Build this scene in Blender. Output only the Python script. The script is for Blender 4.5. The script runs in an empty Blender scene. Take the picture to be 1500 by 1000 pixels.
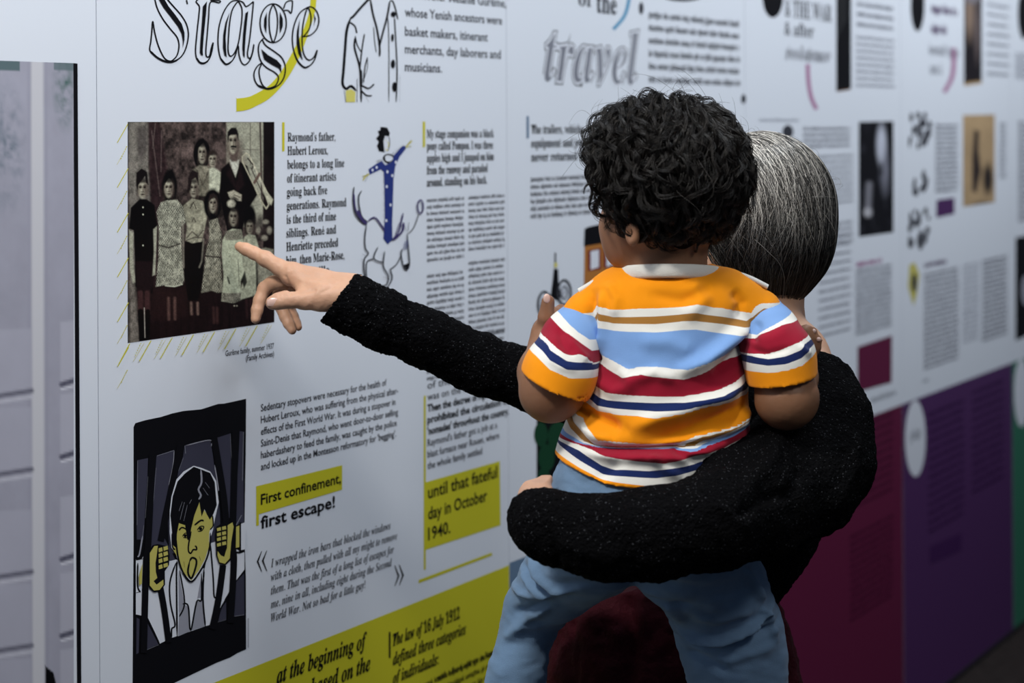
import bpy, math, random
import numpy as np
from mathutils import Vector, Matrix
from mathutils.geometry import tessellate_polygon

random.seed(7)
RNG = np.random.default_rng(11)
SC = bpy.context.scene
COL = SC.collection

# ------------------------------------------------------------------ camera, world, lights, exposure
F = 3575.0            # focal length in pixels of the 1500 px wide frame
H = 1.55              # camera height
PY = 189.0            # image row of the horizon at the centre column
ROLL = 0.0055
CR, SR = math.cos(ROLL), math.sin(ROLL)
cam_d = bpy.data.cameras.new('camera')
cam = bpy.data.objects.new('camera', cam_d)
COL.objects.link(cam)
SC.camera = cam
cam_d.sensor_width = 36.0
cam_d.lens = F / 1500.0 * 36.0
cam_d.shift_y = -(500.0 - PY) / 1500.0
cam_d.clip_start = 0.05
cam.matrix_world = Matrix(((CR, SR, 0, 0), (0, 0, -1, 0), (-SR, CR, 0, H), (0, 0, 0, 1)))
cam_d.dof.use_dof = True
cam_d.dof.focus_distance = 3.12
cam_d.dof.aperture_fstop = 4.8
cam_d.dof.aperture_blades = 9

world = bpy.data.worlds.new('world')
SC.world = world
world.use_nodes = True
world.node_tree.nodes['Background'].inputs[0].default_value = (0.62, 0.75, 1.0, 1)
world.node_tree.nodes['Background'].inputs[1].default_value = 0.10
SC.view_settings.view_transform = 'Standard'
SC.view_settings.look = 'None'
SC.view_settings.exposure = 0.0
SC.view_settings.gamma = 1.0

C0 = 6940.0           # wall plane: 1660*Y - F*X = C0
WL = math.hypot(1660.0, F)
SINT, COST = 1660.0 / WL, F / WL
WDIR = Vector((SINT, COST, 0))
WNRM = Vector((COST, -SINT, 0))
WORG = Vector((-COST, SINT, 0)) * (C0 / WL)      # foot of the perpendicular from the camera


def wall_pt(s, z, lift=0.0):
    p = WORG + WDIR * s + WNRM * lift
    return Vector((p.x, p.y, z))


def area(name, loc, target, sx, sy, power, color, spread=180):
    l = bpy.data.lights.new(name, 'AREA')
    l.shape = 'RECTANGLE'
    l.size = sx
    l.size_y = sy
    l.energy = power
    l.color = color
    l.spread = math.radians(spread)
    o = bpy.data.objects.new(name, l)
    COL.objects.link(o)
    o.location = loc
    d = Vector(target) - Vector(loc)
    o.rotation_euler = d.to_track_quat('-Z', 'Y').to_euler()
    return o


# a track of lamps above the panels, a ceiling lamp and an added fill light for the visitors
def strip(s, power, z=2.85, off=1.05, ln=1.5, aim=1.7):
    a = wall_pt(s, z, off)
    b = wall_pt(s, aim, 0)
    return area('wall_washer', a, b, ln, 0.12, power, (0.90, 0.95, 1.0), 130)


for s_, p_ in ((1.6, 10.5), (3.2, 11.5), (4.9, 13), (6.6, 14), (8.3, 12)):
    strip(s_, p_)
area('visitor_light', (-0.85, 1.75, 2.9), (0.1, 3.0, 1.2), 0.26, 0.26, 33, (1.0, 0.94, 0.86))
area('visitor_light', (1.25, 1.5, 2.6), (0.25, 3.0, 1.0), 0.4, 0.4, 10, (1.0, 0.97, 0.92))  # added fill from the upper right, brightens the child's leg

# ------------------------------------------------------------------ helpers


def lin(r, g, b):
    return tuple(((c / 255.0) / 12.92 if c / 255.0 <= 0.04045 else ((c / 255.0 + 0.055) / 1.055) ** 2.4) for c in (r, g, b))


def level(px, py):
    u, v = px - 750.0, py - PY
    return u * CR - v * SR, v * CR + u * SR


def P(px, py, Y):
    u, v = level(px, py)
    return Vector((u * Y / F, Y, H - v * Y / F))


def wall_sz(px, py):
    """a point of the wall plane: distance along the wall and height"""
    u, v = level(px, py)
    Y = C0 / (1660.0 - u)
    X = u * Y / F
    return (X - WORG.x) * SINT + (Y - WORG.y) * COST, H - v * Y / F


def wall_px(px, py, lift=0.0):
    s, z = wall_sz(px, py)
    return wall_pt(s, z, lift)


def mat(name, rgb, rough=0.6, spec=0.3, bump=0.0, bscale=200.0, nvar=0.0, nscale=6.0, sheen=0.0):
    m = bpy.data.materials.new(name)
    m.use_nodes = True
    nt = m.node_tree
    b = nt.nodes['Principled BSDF']
    b.inputs['Base Color'].default_value = (*rgb, 1)
    b.inputs['Roughness'].default_value = rough
    b.inputs['Specular IOR Level'].default_value = spec
    if sheen:
        b.inputs['Sheen Weight'].default_value = sheen
        b.inputs['Sheen Roughness'].default_value = 0.5
    tc = nt.nodes.new('ShaderNodeTexCoord')
    if nvar > 0:
        n = nt.nodes.new('ShaderNodeTexNoise')
        n.inputs['Scale'].default_value = nscale
        n.inputs['Detail'].default_value = 6
        nt.links.new(tc.outputs['Object'], n.inputs['Vector'])
        mr = nt.nodes.new('ShaderNodeMapRange')
        mr.inputs['From Min'].default_value = 0.3
        mr.inputs['From Max'].default_value = 0.7
        mr.inputs['To Min'].default_value = 1 - nvar
        mr.inputs['To Max'].default_value = 1 + nvar
        nt.links.new(n.outputs['Fac'], mr.inputs['Value'])
        mx = nt.nodes.new('ShaderNodeVectorMath')
        mx.operation = 'SCALE'
        mx.inputs[0].default_value = rgb
        nt.links.new(mr.outputs[0], mx.inputs['Scale'])
        nt.links.new(mx.outputs[0], b.inputs['Base Color'])
    if bump > 0:
        n2 = nt.nodes.new('ShaderNodeTexNoise')
        n2.inputs['Scale'].default_value = bscale
        n2.inputs['Detail'].default_value = 3
        nt.links.new(tc.outputs['Object'], n2.inputs['Vector'])
        bp = nt.nodes.new('ShaderNodeBump')
        bp.inputs['Strength'].default_value = bump
        bp.inputs['Distance'].default_value = 0.002
        nt.links.new(n2.outputs['Fac'], bp.inputs['Height'])
        nt.links.new(bp.outputs['Normal'], b.inputs['Normal'])
    return m


def attr_mat(name, attr='col', rough=0.55, spec=0.3, bump=0.0, bscale=300.0):
    m = mat(name, (0.5, 0.5, 0.5), rough, spec, bump, bscale)
    nt = m.node_tree
    a = nt.nodes.new('ShaderNodeAttribute')
    a.attribute_name = attr
    nt.links.new(a.outputs['Color'], nt.nodes['Principled BSDF'].inputs['Base Color'])
    return m


def link(name, me, parent=None, label=None, cat=None, group=None, kind=None):
    o = bpy.data.objects.new(name, me)
    COL.objects.link(o)
    if parent is not None:
        o.parent = parent
        o.matrix_parent_inverse = parent.matrix_world.inverted()
    if label: o['label'] = label
    if cat: o['category'] = cat
    if group: o['group'] = group
    if kind: o['kind'] = kind
    return o


def empty(name, loc, label, cat, group=None):
    o = bpy.data.objects.new(name, None)
    COL.objects.link(o)
    o.location = loc
    o.empty_display_size = 0.1
    o['label'] = label
    o['category'] = cat
    if group: o['group'] = group
    bpy.context.view_layer.update()
    return o


def np_mesh(name, V, Q, mats, smooth=True, mi=None):
    """mesh from arrays: V (n,3), Q (m,3 or 4)"""
    V = np.asarray(V, dtype=np.float32)
    Q = np.asarray(Q, dtype=np.int32)
    me = bpy.data.meshes.new(name)
    me.vertices.add(len(V))
    me.vertices.foreach_set('co', V.ravel())
    k = Q.shape[1]
    me.loops.add(Q.size)
    me.loops.foreach_set('vertex_index', Q.ravel())
    me.polygons.add(len(Q))
    me.polygons.foreach_set('loop_start', np.arange(0, Q.size, k, dtype=np.int32))
    me.polygons.foreach_set('loop_total', np.full(len(Q), k, dtype=np.int32))
    for m in mats:
        me.materials.append(m)
    if mi is not None:
        me.polygons.foreach_set('material_index', np.asarray(mi, dtype=np.int32))
    me.polygons.foreach_set('use_smooth', np.full(len(Q), smooth))
    me.update(calc_edges=True)
    return me


def set_float(me, name, vals):
    a = me.attributes.new(name, 'FLOAT', 'POINT')
    a.data.foreach_set('value', np.asarray(vals, dtype=np.float32))


def set_color(me, name, rgb):
    a = me.attributes.new(name, 'FLOAT_COLOR', 'POINT')
    c = np.ones((len(rgb), 4), dtype=np.float32)
    c[:, :3] = rgb
    a.data.foreach_set('color', c.ravel())


# ------------------------------------------------------------------ implicit surfaces (smooth bodies and clothes)
class Field:
    def __init__(self, lo, hi, h):
        self.lo = np.array(lo, dtype=np.float64)
        self.h = h
        self.n = np.maximum(((np.array(hi) - self.lo) / h).astype(int) + 1, 4)
        self.ax = [self.lo[i] + h * np.arange(self.n[i]) for i in range(3)]
        self.F = np.full(self.n, 1.0, dtype=np.float32)

    def sub(self, lo, hi):
        sl = []
        for i in range(3):
            a = int(np.clip(math.floor((lo[i] - self.lo[i]) / self.h), 0, self.n[i] - 1))
            b = int(np.clip(math.ceil((hi[i] - self.lo[i]) / self.h) + 1, a + 1, self.n[i]))
            sl.append(slice(a, b))
        g = [self.ax[i][sl[i]].astype(np.float32) for i in range(3)]
        return tuple(sl), g[0][:, None, None], g[1][None, :, None], g[2][None, None, :]

    def blend(self, sl, d, k, op):
        A = self.F[sl]
        if op == 'sub':
            d = -d
            if k > 0:
                h = np.clip(0.5 - 0.5 * (A - d) / k, 0, 1)
                self.F[sl] = A * (1 - h) + d * h + k * h * (1 - h)
            else:
                self.F[sl] = np.maximum(A, d)
            return
        if k > 0:
            h = np.clip(0.5 + 0.5 * (A - d) / k, 0, 1)
            self.F[sl] = A * (1 - h) + d * h - k * h * (1 - h)
        else:
            self.F[sl] = np.minimum(A, d)

    def cap(self, a, b, ra, rb, k=0.01, op='add', sq=None):
        """tapered capsule; sq=(axis, factor) squashes the section along an axis"""
        a = np.array(a, dtype=np.float64); b = np.array(b, dtype=np.float64)
        m = max(ra, rb) + k * 1.2 + 3 * self.h
        if sq is not None: m += max(ra, rb) * max(0, sq[1] - 1)
        sl, X, Y, Z = self.sub(np.minimum(a, b) - m, np.maximum(a, b) + m)
        ab = b - a
        L2 = float(ab @ ab) + 1e-12
        dx, dy, dz = X - a[0], Y - a[1], Z - a[2]
        t = np.clip((dx * ab[0] + dy * ab[1] + dz * ab[2]) / L2, 0, 1)
        rx, ry, rz = dx - t * ab[0], dy - t * ab[1], dz - t * ab[2]
        r = ra + (rb - ra) * t
        if sq is not None:
            n = np.array(sq[0], dtype=float); n /= np.linalg.norm(n)
            q = rx * n[0] + ry * n[1] + rz * n[2]
            d2 = rx * rx + ry * ry + rz * rz - q * q + (q / sq[1]) ** 2
            d = (np.sqrt(d2) - r) * min(1.0, sq[1])
        else:
            d = np.sqrt(rx * rx + ry * ry + rz * rz) - r
        self.blend(sl, d, k, op)

    def chain(self, pts, k=0.01, op='add', sq=None):
        """pts: (point, radius)"""
        for (a, ra), (b, rb) in zip(pts[:-1], pts[1:]):
            self.cap(a, b, ra, rb, k, op, sq)

    def ell(self, c, rad, k=0.01, op='add', rot=None):
        c = np.array(c, dtype=float)
        R = max(rad) + k * 1.2 + 3 * self.h
        sl, X, Y, Z = self.sub(c - R, c + R)
        x, y, z = X - c[0], Y - c[1], Z - c[2]
        if rot is not None:      # rotation about z
            ca, sa = math.cos(rot), math.sin(rot)
            x, y = x * ca + y * sa, -x * sa + y * ca
        k0 = np.sqrt((x / rad[0]) ** 2 + (y / rad[1]) ** 2 + (z / rad[2]) ** 2) + 1e-6
        k1 = np.sqrt((x / rad[0] ** 2) ** 2 + (y / rad[1] ** 2) ** 2 + (z / rad[2] ** 2) ** 2) + 1e-6
        self.blend(sl, k0 * (k0 - 1) / k1, k, op)

    def loft(self, rows, k=0.01, op='add'):
        """rows: (z, cx, cy, half width x, half depth y), any order"""
        rows = sorted(rows)
        A = np.array(rows, dtype=float)
        m = k * 1.2 + 3 * self.h
        lo = [(A[:, 1] - A[:, 3]).min() - m, (A[:, 2] - A[:, 4]).min() - m, A[0, 0] - m]
        hi = [(A[:, 1] + A[:, 3]).max() + m, (A[:, 2] + A[:, 4]).max() + m, A[-1, 0] + m]
        sl, X, Y, Z = self.sub(lo, hi)
        z = Z.ravel()
        g = lambda i: smooth_interp(z, A[:, 0], A[:, i])[None, None, :]
        cx, cy, a, b = g(1), g(2), g(3), g(4)
        q = np.sqrt(((X - cx) / a) ** 2 + ((Y - cy) / b) ** 2) + 1e-6
        q1 = np.sqrt(((X - cx) / a ** 2) ** 2 + ((Y - cy) / b ** 2) ** 2) + 1e-5
        d = q * (q - 1) / q1
        dz = np.maximum(A[0, 0] - Z, Z - A[-1, 0])
        d = np.maximum(d, dz)
        self.blend(sl, d.astype(np.float32), k, op)

    def cut(self, fn):
        """keep where fn(X,Y,Z) <= 0"""
        X = self.ax[0][:, None, None]; Y = self.ax[1][None, :, None]; Z = self.ax[2][None, None, :]
        self.F = np.maximum(self.F, fn(X, Y, Z)).astype(np.float32)

    def mesh(self, smooth_it=2):
        Fv = self.F
        Fv[0] = Fv[-1] = 1; Fv[:, 0] = Fv[:, -1] = 1; Fv[:, :, 0] = Fv[:, :, -1] = 1
        S = Fv < 0
        nx, ny, nz = Fv.shape
        corners = [(i, j, k) for i in (0, 1) for j in (0, 1) for k in (0, 1)]
        cnt = np.zeros((nx - 1, ny - 1, nz - 1), dtype=np.int8)
        for i, j, k in corners:
            cnt += S[i:nx - 1 + i, j:ny - 1 + j, k:nz - 1 + k]
        act = (cnt > 0) & (cnt < 8)
        idx = np.argwhere(act)
        vid = np.full(act.shape, -1, dtype=np.int32)
        vid[act] = np.arange(len(idx))
        acc = np.zeros((len(idx), 3)); w = np.zeros(len(idx))
        I, J, K = idx.T
        for a in corners:
            for axn in range(3):
                if a[axn]: continue
                b = list(a); b[axn] = 1
                fa = Fv[I + a[0], J + a[1], K + a[2]]; fb = Fv[I + b[0], J + b[1], K + b[2]]
                cr = (fa < 0) != (fb < 0)
                t = np.where(cr, fa / np.where(cr, fa - fb, 1), 0)
                p = np.empty((len(idx), 3)); p[:] = a
                p[:, axn] += t
                acc[cr] += p[cr]; w[cr] += 1
        V = self.lo + self.h * (idx + acc / w[:, None])
        Qs = []
        for axn in range(3):
            n = [slice(0, -1)] * 3; m = [slice(0, -1)] * 3
            n[axn] = slice(0, -1); m[axn] = slice(1, None)
            A = S[tuple(slice(0, -1) if q == axn else slice(1, -1) for q in range(3))]
            B = S[tuple(slice(1, None) if q == axn else slice(1, -1) for q in range(3))]
            e = np.argwhere(A != B)
            inside_a = A[A != B]
            base = e.copy()
            for q in range(3):
                if q != axn: base[:, q] += 1
            u, v = (axn + 1) % 3, (axn + 2) % 3
            def cell(du, dv):
                c = base.copy(); c[:, u] -= du; c[:, v] -= dv
                return vid[c[:, 0], c[:, 1], c[:, 2]]
            q = np.stack([cell(1, 1), cell(0, 1), cell(0, 0), cell(1, 0)], 1)
            q[~inside_a] = q[~inside_a][:, ::-1]
            Qs.append(q)
        Q = np.concatenate(Qs)
        Q = Q[(Q >= 0).all(1)]
        for _ in range(smooth_it):
            V = laplace(V, Q)
        return V, Q


def laplace(V, Q, f=0.5):
    n = len(V)
    acc = np.zeros_like(V); w = np.zeros(n)
    for a, b in ((0, 1), (1, 2), (2, 3), (3, 0)):
        for x, y in ((a, b), (b, a)):
            for d in range(3):
                acc[:, d] += np.bincount(Q[:, x], weights=V[Q[:, y], d], minlength=n)
            w += np.bincount(Q[:, x], minlength=n)
    w[w == 0] = 1
    return V * (1 - f) + f * acc / w[:, None]


def normals(V, Q):
    fn = np.cross(V[Q[:, 2]] - V[Q[:, 0]], V[Q[:, 3]] - V[Q[:, 1]])
    N = np.zeros_like(V)
    for c in range(4):
        for d in range(3):
            N[:, d] += np.bincount(Q[:, c], weights=fn[:, d], minlength=len(V))
    return N / (np.linalg.norm(N, axis=1)[:, None] + 1e-12)


def smooth_interp(x, xs, ys):
    """monotone-ish cubic (Catmull-Rom) interpolation"""
    xs = np.asarray(xs, float); ys = np.asarray(ys, float)
    m = np.gradient(ys, xs)
    x = np.clip(x, xs[0], xs[-1])
    i = np.clip(np.searchsorted(xs, x) - 1, 0, len(xs) - 2)
    h = xs[i + 1] - xs[i]
    t = (x - xs[i]) / h
    t2, t3 = t * t, t * t * t
    return (2 * t3 - 3 * t2 + 1) * ys[i] + (t3 - 2 * t2 + t) * h * m[i] + (-2 * t3 + 3 * t2) * ys[i + 1] + (t3 - t2) * h * m[i + 1]


def vnoise(V, scale, seed=0.0, octs=2):
    """cheap smooth noise of positions, by lattice hashing, -1..1"""
    out = np.zeros(len(V)); amp = 1.0; tot = 0
    for o in range(octs):
        p = V * scale * (2 ** o) + seed + 31.7 * o
        i = np.floor(p).astype(np.int64); f = p - i
        f = f * f * (3 - 2 * f)
        r = np.zeros(len(V))
        for a in (0, 1):
            for b in (0, 1):
                for c in (0, 1):
                    hsh = ((i[:, 0] + a) * 73856093) ^ ((i[:, 1] + b) * 19349663) ^ ((i[:, 2] + c) * 83492791)
                    hv = ((hsh * 2654435761) & 0xFFFFFF) / float(0xFFFFFF) * 2 - 1
                    w = (f[:, 0] if a else 1 - f[:, 0]) * (f[:, 1] if b else 1 - f[:, 1]) * (f[:, 2] if c else 1 - f[:, 2])
                    r += hv * w
        out += r * amp; tot += amp; amp *= 0.5
    return out / tot


def to_px(V, Yref):
    """the frontal plane coordinates of points at the depth of a figure, as reference columns and rows"""
    u = V[:, 0] * F / Yref; v = (H - V[:, 2]) * F / Yref
    return 750 + u * CR + v * SR, PY + v * CR - u * SR


def seg_dist(px, py, pts):
    d = np.full(px.shape, 1e9); tt = np.zeros(px.shape)
    n = len(pts) - 1
    for i in range(n):
        (x0, y0), (x1, y1) = pts[i], pts[i + 1]
        dx, dy = x1 - x0, y1 - y0
        t = np.clip(((px - x0) * dx + (py - y0) * dy) / (dx * dx + dy * dy + 1e-9), 0, 1)
        q = np.hypot(px - x0 - t * dx, py - y0 - t * dy)
        m = q < d
        d[m] = q[m]; tt[m] = (i + t[m]) / n
    return d, tt


def folds(V, Q, Yref, lst, side=True):
    """ridges (+) and grooves (-): (polyline, half width px, height mm), fading at the ends; on the camera-side face"""
    N = normals(V, Q)
    px, py = to_px(V, Yref)
    disp = np.zeros(len(V))
    for pts, wd, mm in lst:
        d, t = seg_dist(px, py, pts)
        disp += mm * 0.001 * np.exp(-(d / wd) ** 2) * np.clip(np.sin(np.pi * np.clip(t, 0.04, 0.96)) * 1.6, 0, 1)
    if side:
        disp *= np.clip(-N[:, 1] * 1.6 + 0.35, 0, 1)
    return V + N * disp[:, None]


# ------------------------------------------------------------------ flat print: polygons, ink strokes, text, painted pictures
LIFT = 0.0004


def catmull(pts, n=5, closed=False):
    P_ = [np.array(p, float) for p in pts]
    if len(P_) < 3: return [tuple(p) for p in P_]
    out = []
    m = len(P_)
    rng = range(m if closed else m - 1)
    for i in rng:
        p0 = P_[(i - 1) % m] if (closed or i > 0) else P_[0]
        p1, p2 = P_[i % m], P_[(i + 1) % m]
        p3 = P_[(i + 2) % m] if (closed or i + 2 < m) else P_[-1]
        for k in range(n):
            t = k / n
            out.append(tuple(0.5 * ((2 * p1) + (-p0 + p2) * t + (2 * p0 - 5 * p1 + 4 * p2 - p3) * t * t + (-p0 + 3 * p1 - 3 * p2 + p3) * t ** 3)))
    if not closed: out.append(tuple(P_[-1]))
    return out


class Print:
    """collects flat printed shapes in photo columns/rows; every later shape lies a hair above the earlier one"""
    def __init__(self, lift=LIFT, dl=0.00002):
        self.V, self.Fc, self.M, self.mats = [], [], [], []
        self.lift, self.dl = lift, dl
        self.xf = lambda x, y: (x, y)

    def frame(self, x0, y0, sc):
        self.xf = lambda x, y: (x0 + x / sc, y0 + y / sc)
        return self

    def _m(self, m):
        if m not in self.mats: self.mats.append(m)
        return self.mats.index(m)

    def poly(self, pts, m, smooth=0, closed=True):
        if smooth: pts = catmull(pts, smooth, closed)
        q = [self.xf(*p) for p in pts]
        tris = tessellate_polygon([[Vector((x, y, 0)) for x, y in q]])
        b = len(self.V)
        self.V += [wall_px(x, y, self.lift) for x, y in q]
        mi = self._m(m)
        for t in tris:
            a, c, d = (q[i] for i in t)
            cr = (c[0] - a[0]) * (d[1] - a[1]) - (c[1] - a[1]) * (d[0] - a[0])
            if abs(cr) < 1e-9: continue
            t = tuple(t) if cr < 0 else tuple(reversed(t))
            self.Fc.append(tuple(b + i for i in t)); self.M.append(mi)
        self.lift += self.dl
        return self

    def rect(self, x0, y0, x1, y1, m, yr0=None, yr1=None):
        yr0 = y0 if yr0 is None else yr0; yr1 = y1 if yr1 is None else yr1
        return self.poly([(x0, y0), (x1, yr0), (x1, yr1), (x0, y1)], m)

    def ellipse(self, cx, cy, rx, ry, m, n=28):
        return self.poly([(cx + rx * math.cos(2 * math.pi * i / n), cy + ry * math.sin(2 * math.pi * i / n)) for i in range(n)], m)

    def ring(self, cx, cy, rx, ry, w, m, n=28):
        return self.stroke([(cx + rx * math.cos(2 * math.pi * i / n), cy + ry * math.sin(2 * math.pi * i / n)) for i in range(n + 1)], w, m, sm=0, taper=False)

    def stroke(self, pts, w, m, sm=5, taper=True):
        if sm: pts = catmull(pts, sm)
        q = np.array([self.xf(*p) for p in pts]); wx = (self.xf(w, 0)[0] - self.xf(0, 0)[0]) / 2
        if len(q) < 2: return self
        d = np.gradient(q, axis=0)
        d /= (np.linalg.norm(d, axis=1)[:, None] + 1e-9)
        nrm = np.stack([-d[:, 1], d[:, 0]], 1)
        t = np.linspace(0, 1, len(q))
        ww = wx * (np.clip(np.minimum(t, 1 - t) * 8 + 0.35, 0, 1) if taper else 1 + 0 * t)
        A, B = q + nrm * ww[:, None], q - nrm * ww[:, None]
        b = len(self.V); n = len(q)
        self.V += [wall_px(x, y, self.lift) for x, y in A] + [wall_px(x, y, self.lift) for x, y in B]
        mi = self._m(m)
        for i in range(n - 1):
            self.Fc.append((b + i, b + i + 1, b + n + i + 1, b + n + i)); self.M.append(mi)
        self.lift += self.dl
        return self

    def words(self, x0, y0, x1, h, m, seed, weight=0.5, jit=True):
        """a line of print too small to read: word-long runs of short upright marks"""
        r = random.Random(seed)
        s0, z0 = wall_sz(x0, y0)
        s1, _ = wall_sz(x1, y0 + (180 - y0) * (x1 - x0) / (2410.0 - x0))
        _, zt = wall_sz(x0, y0 - h)
        hh = zt - z0
        s = s0
        adv = hh * 0.95
        mi = self._m(m)
        while s < s1 - adv:
            n = r.randint(2, 9)
            for _k in range(n):
                if s > s1 - adv * 0.6: break
                asc = 1.45 if r.random() < 0.25 else 1.0
                dsc = -0.35 if r.random() < 0.1 else 0.0
                for q in ((0.08, 0.08 + 0.42 * weight), (0.55, 0.55 + 0.42 * weight)):
                    b = len(self.V)
                    for a, z in ((q[0], dsc), (q[1], dsc), (q[1], asc if q[0] < 0.3 else 1.0), (q[0], asc if q[0] < 0.3 else 1.0)):
                        self.V.append(wall_pt(s + a * adv, z0 + z * hh, self.lift))
                    self.Fc.append((b, b + 1, b + 2, b + 3)); self.M.append(mi)
                b = len(self.V)
                zz = r.choice((0.0, 0.4, 0.82))
                for a, z in ((0.1, zz), (0.85, zz), (0.85, zz + 0.22 * (0.5 + weight)), (0.1, zz + 0.22 * (0.5 + weight))):
                    self.V.append(wall_pt(s + a * adv, z0 + z * hh, self.lift + 0.00001))
                self.Fc.append((b, b + 1, b + 2, b + 3)); self.M.append(mi)
                s += adv * 1.05
            s += adv * 0.75
        return self

    def build(self, name, parent, label=None):
        me = bpy.data.meshes.new(name)
        me.from_pydata([tuple(v) for v in self.V], [], self.Fc)
        for m in self.mats: me.materials.append(m)
        me.polygons.foreach_set('material_index', np.array(self.M, dtype=np.int32))
        me.update()
        return link(name, me, parent, label)


def _sub(s, U, L, D=None):
    o = ''
    for c in s:
        if 'A' <= c <= 'Z': o += chr(U + ord(c) - 65)
        elif 'a' <= c <= 'z': o += chr(L + ord(c) - 97)
        elif D and '0' <= c <= '9': o += chr(D + ord(c) - 48)
        else: o += c
    return o


STYLE = {'sans': lambda s: s, 'serif': lambda s: _sub(s, 0x1D400, 0x1D41A, 0x1D7CE), 'ital': lambda s: _sub(s, 0x1D468, 0x1D482, 0x1D7CE)}
DEFC = {}


def text_geo(s, style, offset=0.0, res=2):
    """vertices (em units) and faces of a line of lettering"""
    key = (s, style, offset)
    if key in DEFC: return DEFC[key]
    c = bpy.data.curves.new('lettering', 'FONT')
    c.body = STYLE[style](s)
    c.resolution_u = res
    c.offset = offset
    o = bpy.data.objects.new('lettering', c)
    COL.objects.link(o)
    bpy.context.view_layer.update()
    dg = bpy.context.evaluated_depsgraph_get()
    ev = o.evaluated_get(dg)
    me = ev.to_mesh()
    V = np.array([v.co[:2] for v in me.vertices]) if len(me.vertices) else np.zeros((1, 2))
    Fc = [tuple(p.vertices) for p in me.polygons]
    ev.to_mesh_clear()
    bpy.data.objects.remove(o)
    bpy.data.curves.remove(c)
    DEFC[key] = (V, Fc)
    return V, Fc


def add_text(pr, s, x0, y0, x1, cap, m, style='sans', offset=0.0, slant=0.0, ref=None):
    """a line of lettering: baseline starts at (x0,y0) and ends under column x1; cap = capital height in rows at x0"""
    V, Fc = text_geo(s, style, offset)
    R = text_geo(s, style, 0.0)[0]
    s0, z0 = wall_sz(x0, y0)
    u1, v1 = level(x1, y0)
    Y1 = C0 / (1660.0 - u1)
    s1 = (u1 * Y1 / F - WORG.x) * SINT + (Y1 - WORG.y) * COST
    _, zt = wall_sz(x0, y0 - cap)
    sz = (zt - z0) / 0.69
    wx = (s1 - s0) / (R[:, 0].max() - R[:, 0].min())
    b = len(pr.V)
    xm = R[:, 0].min()
    for x, y in V:
        pr.V.append(wall_pt(s0 + (x - xm) * wx + slant * y * sz, z0 + y * sz, pr.lift))
    mi = pr._m(m)
    for f in Fc:
        pr.Fc.append(tuple(b + i for i in f)); pr.M.append(mi)
    pr.lift += pr.dl
    return pr


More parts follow.
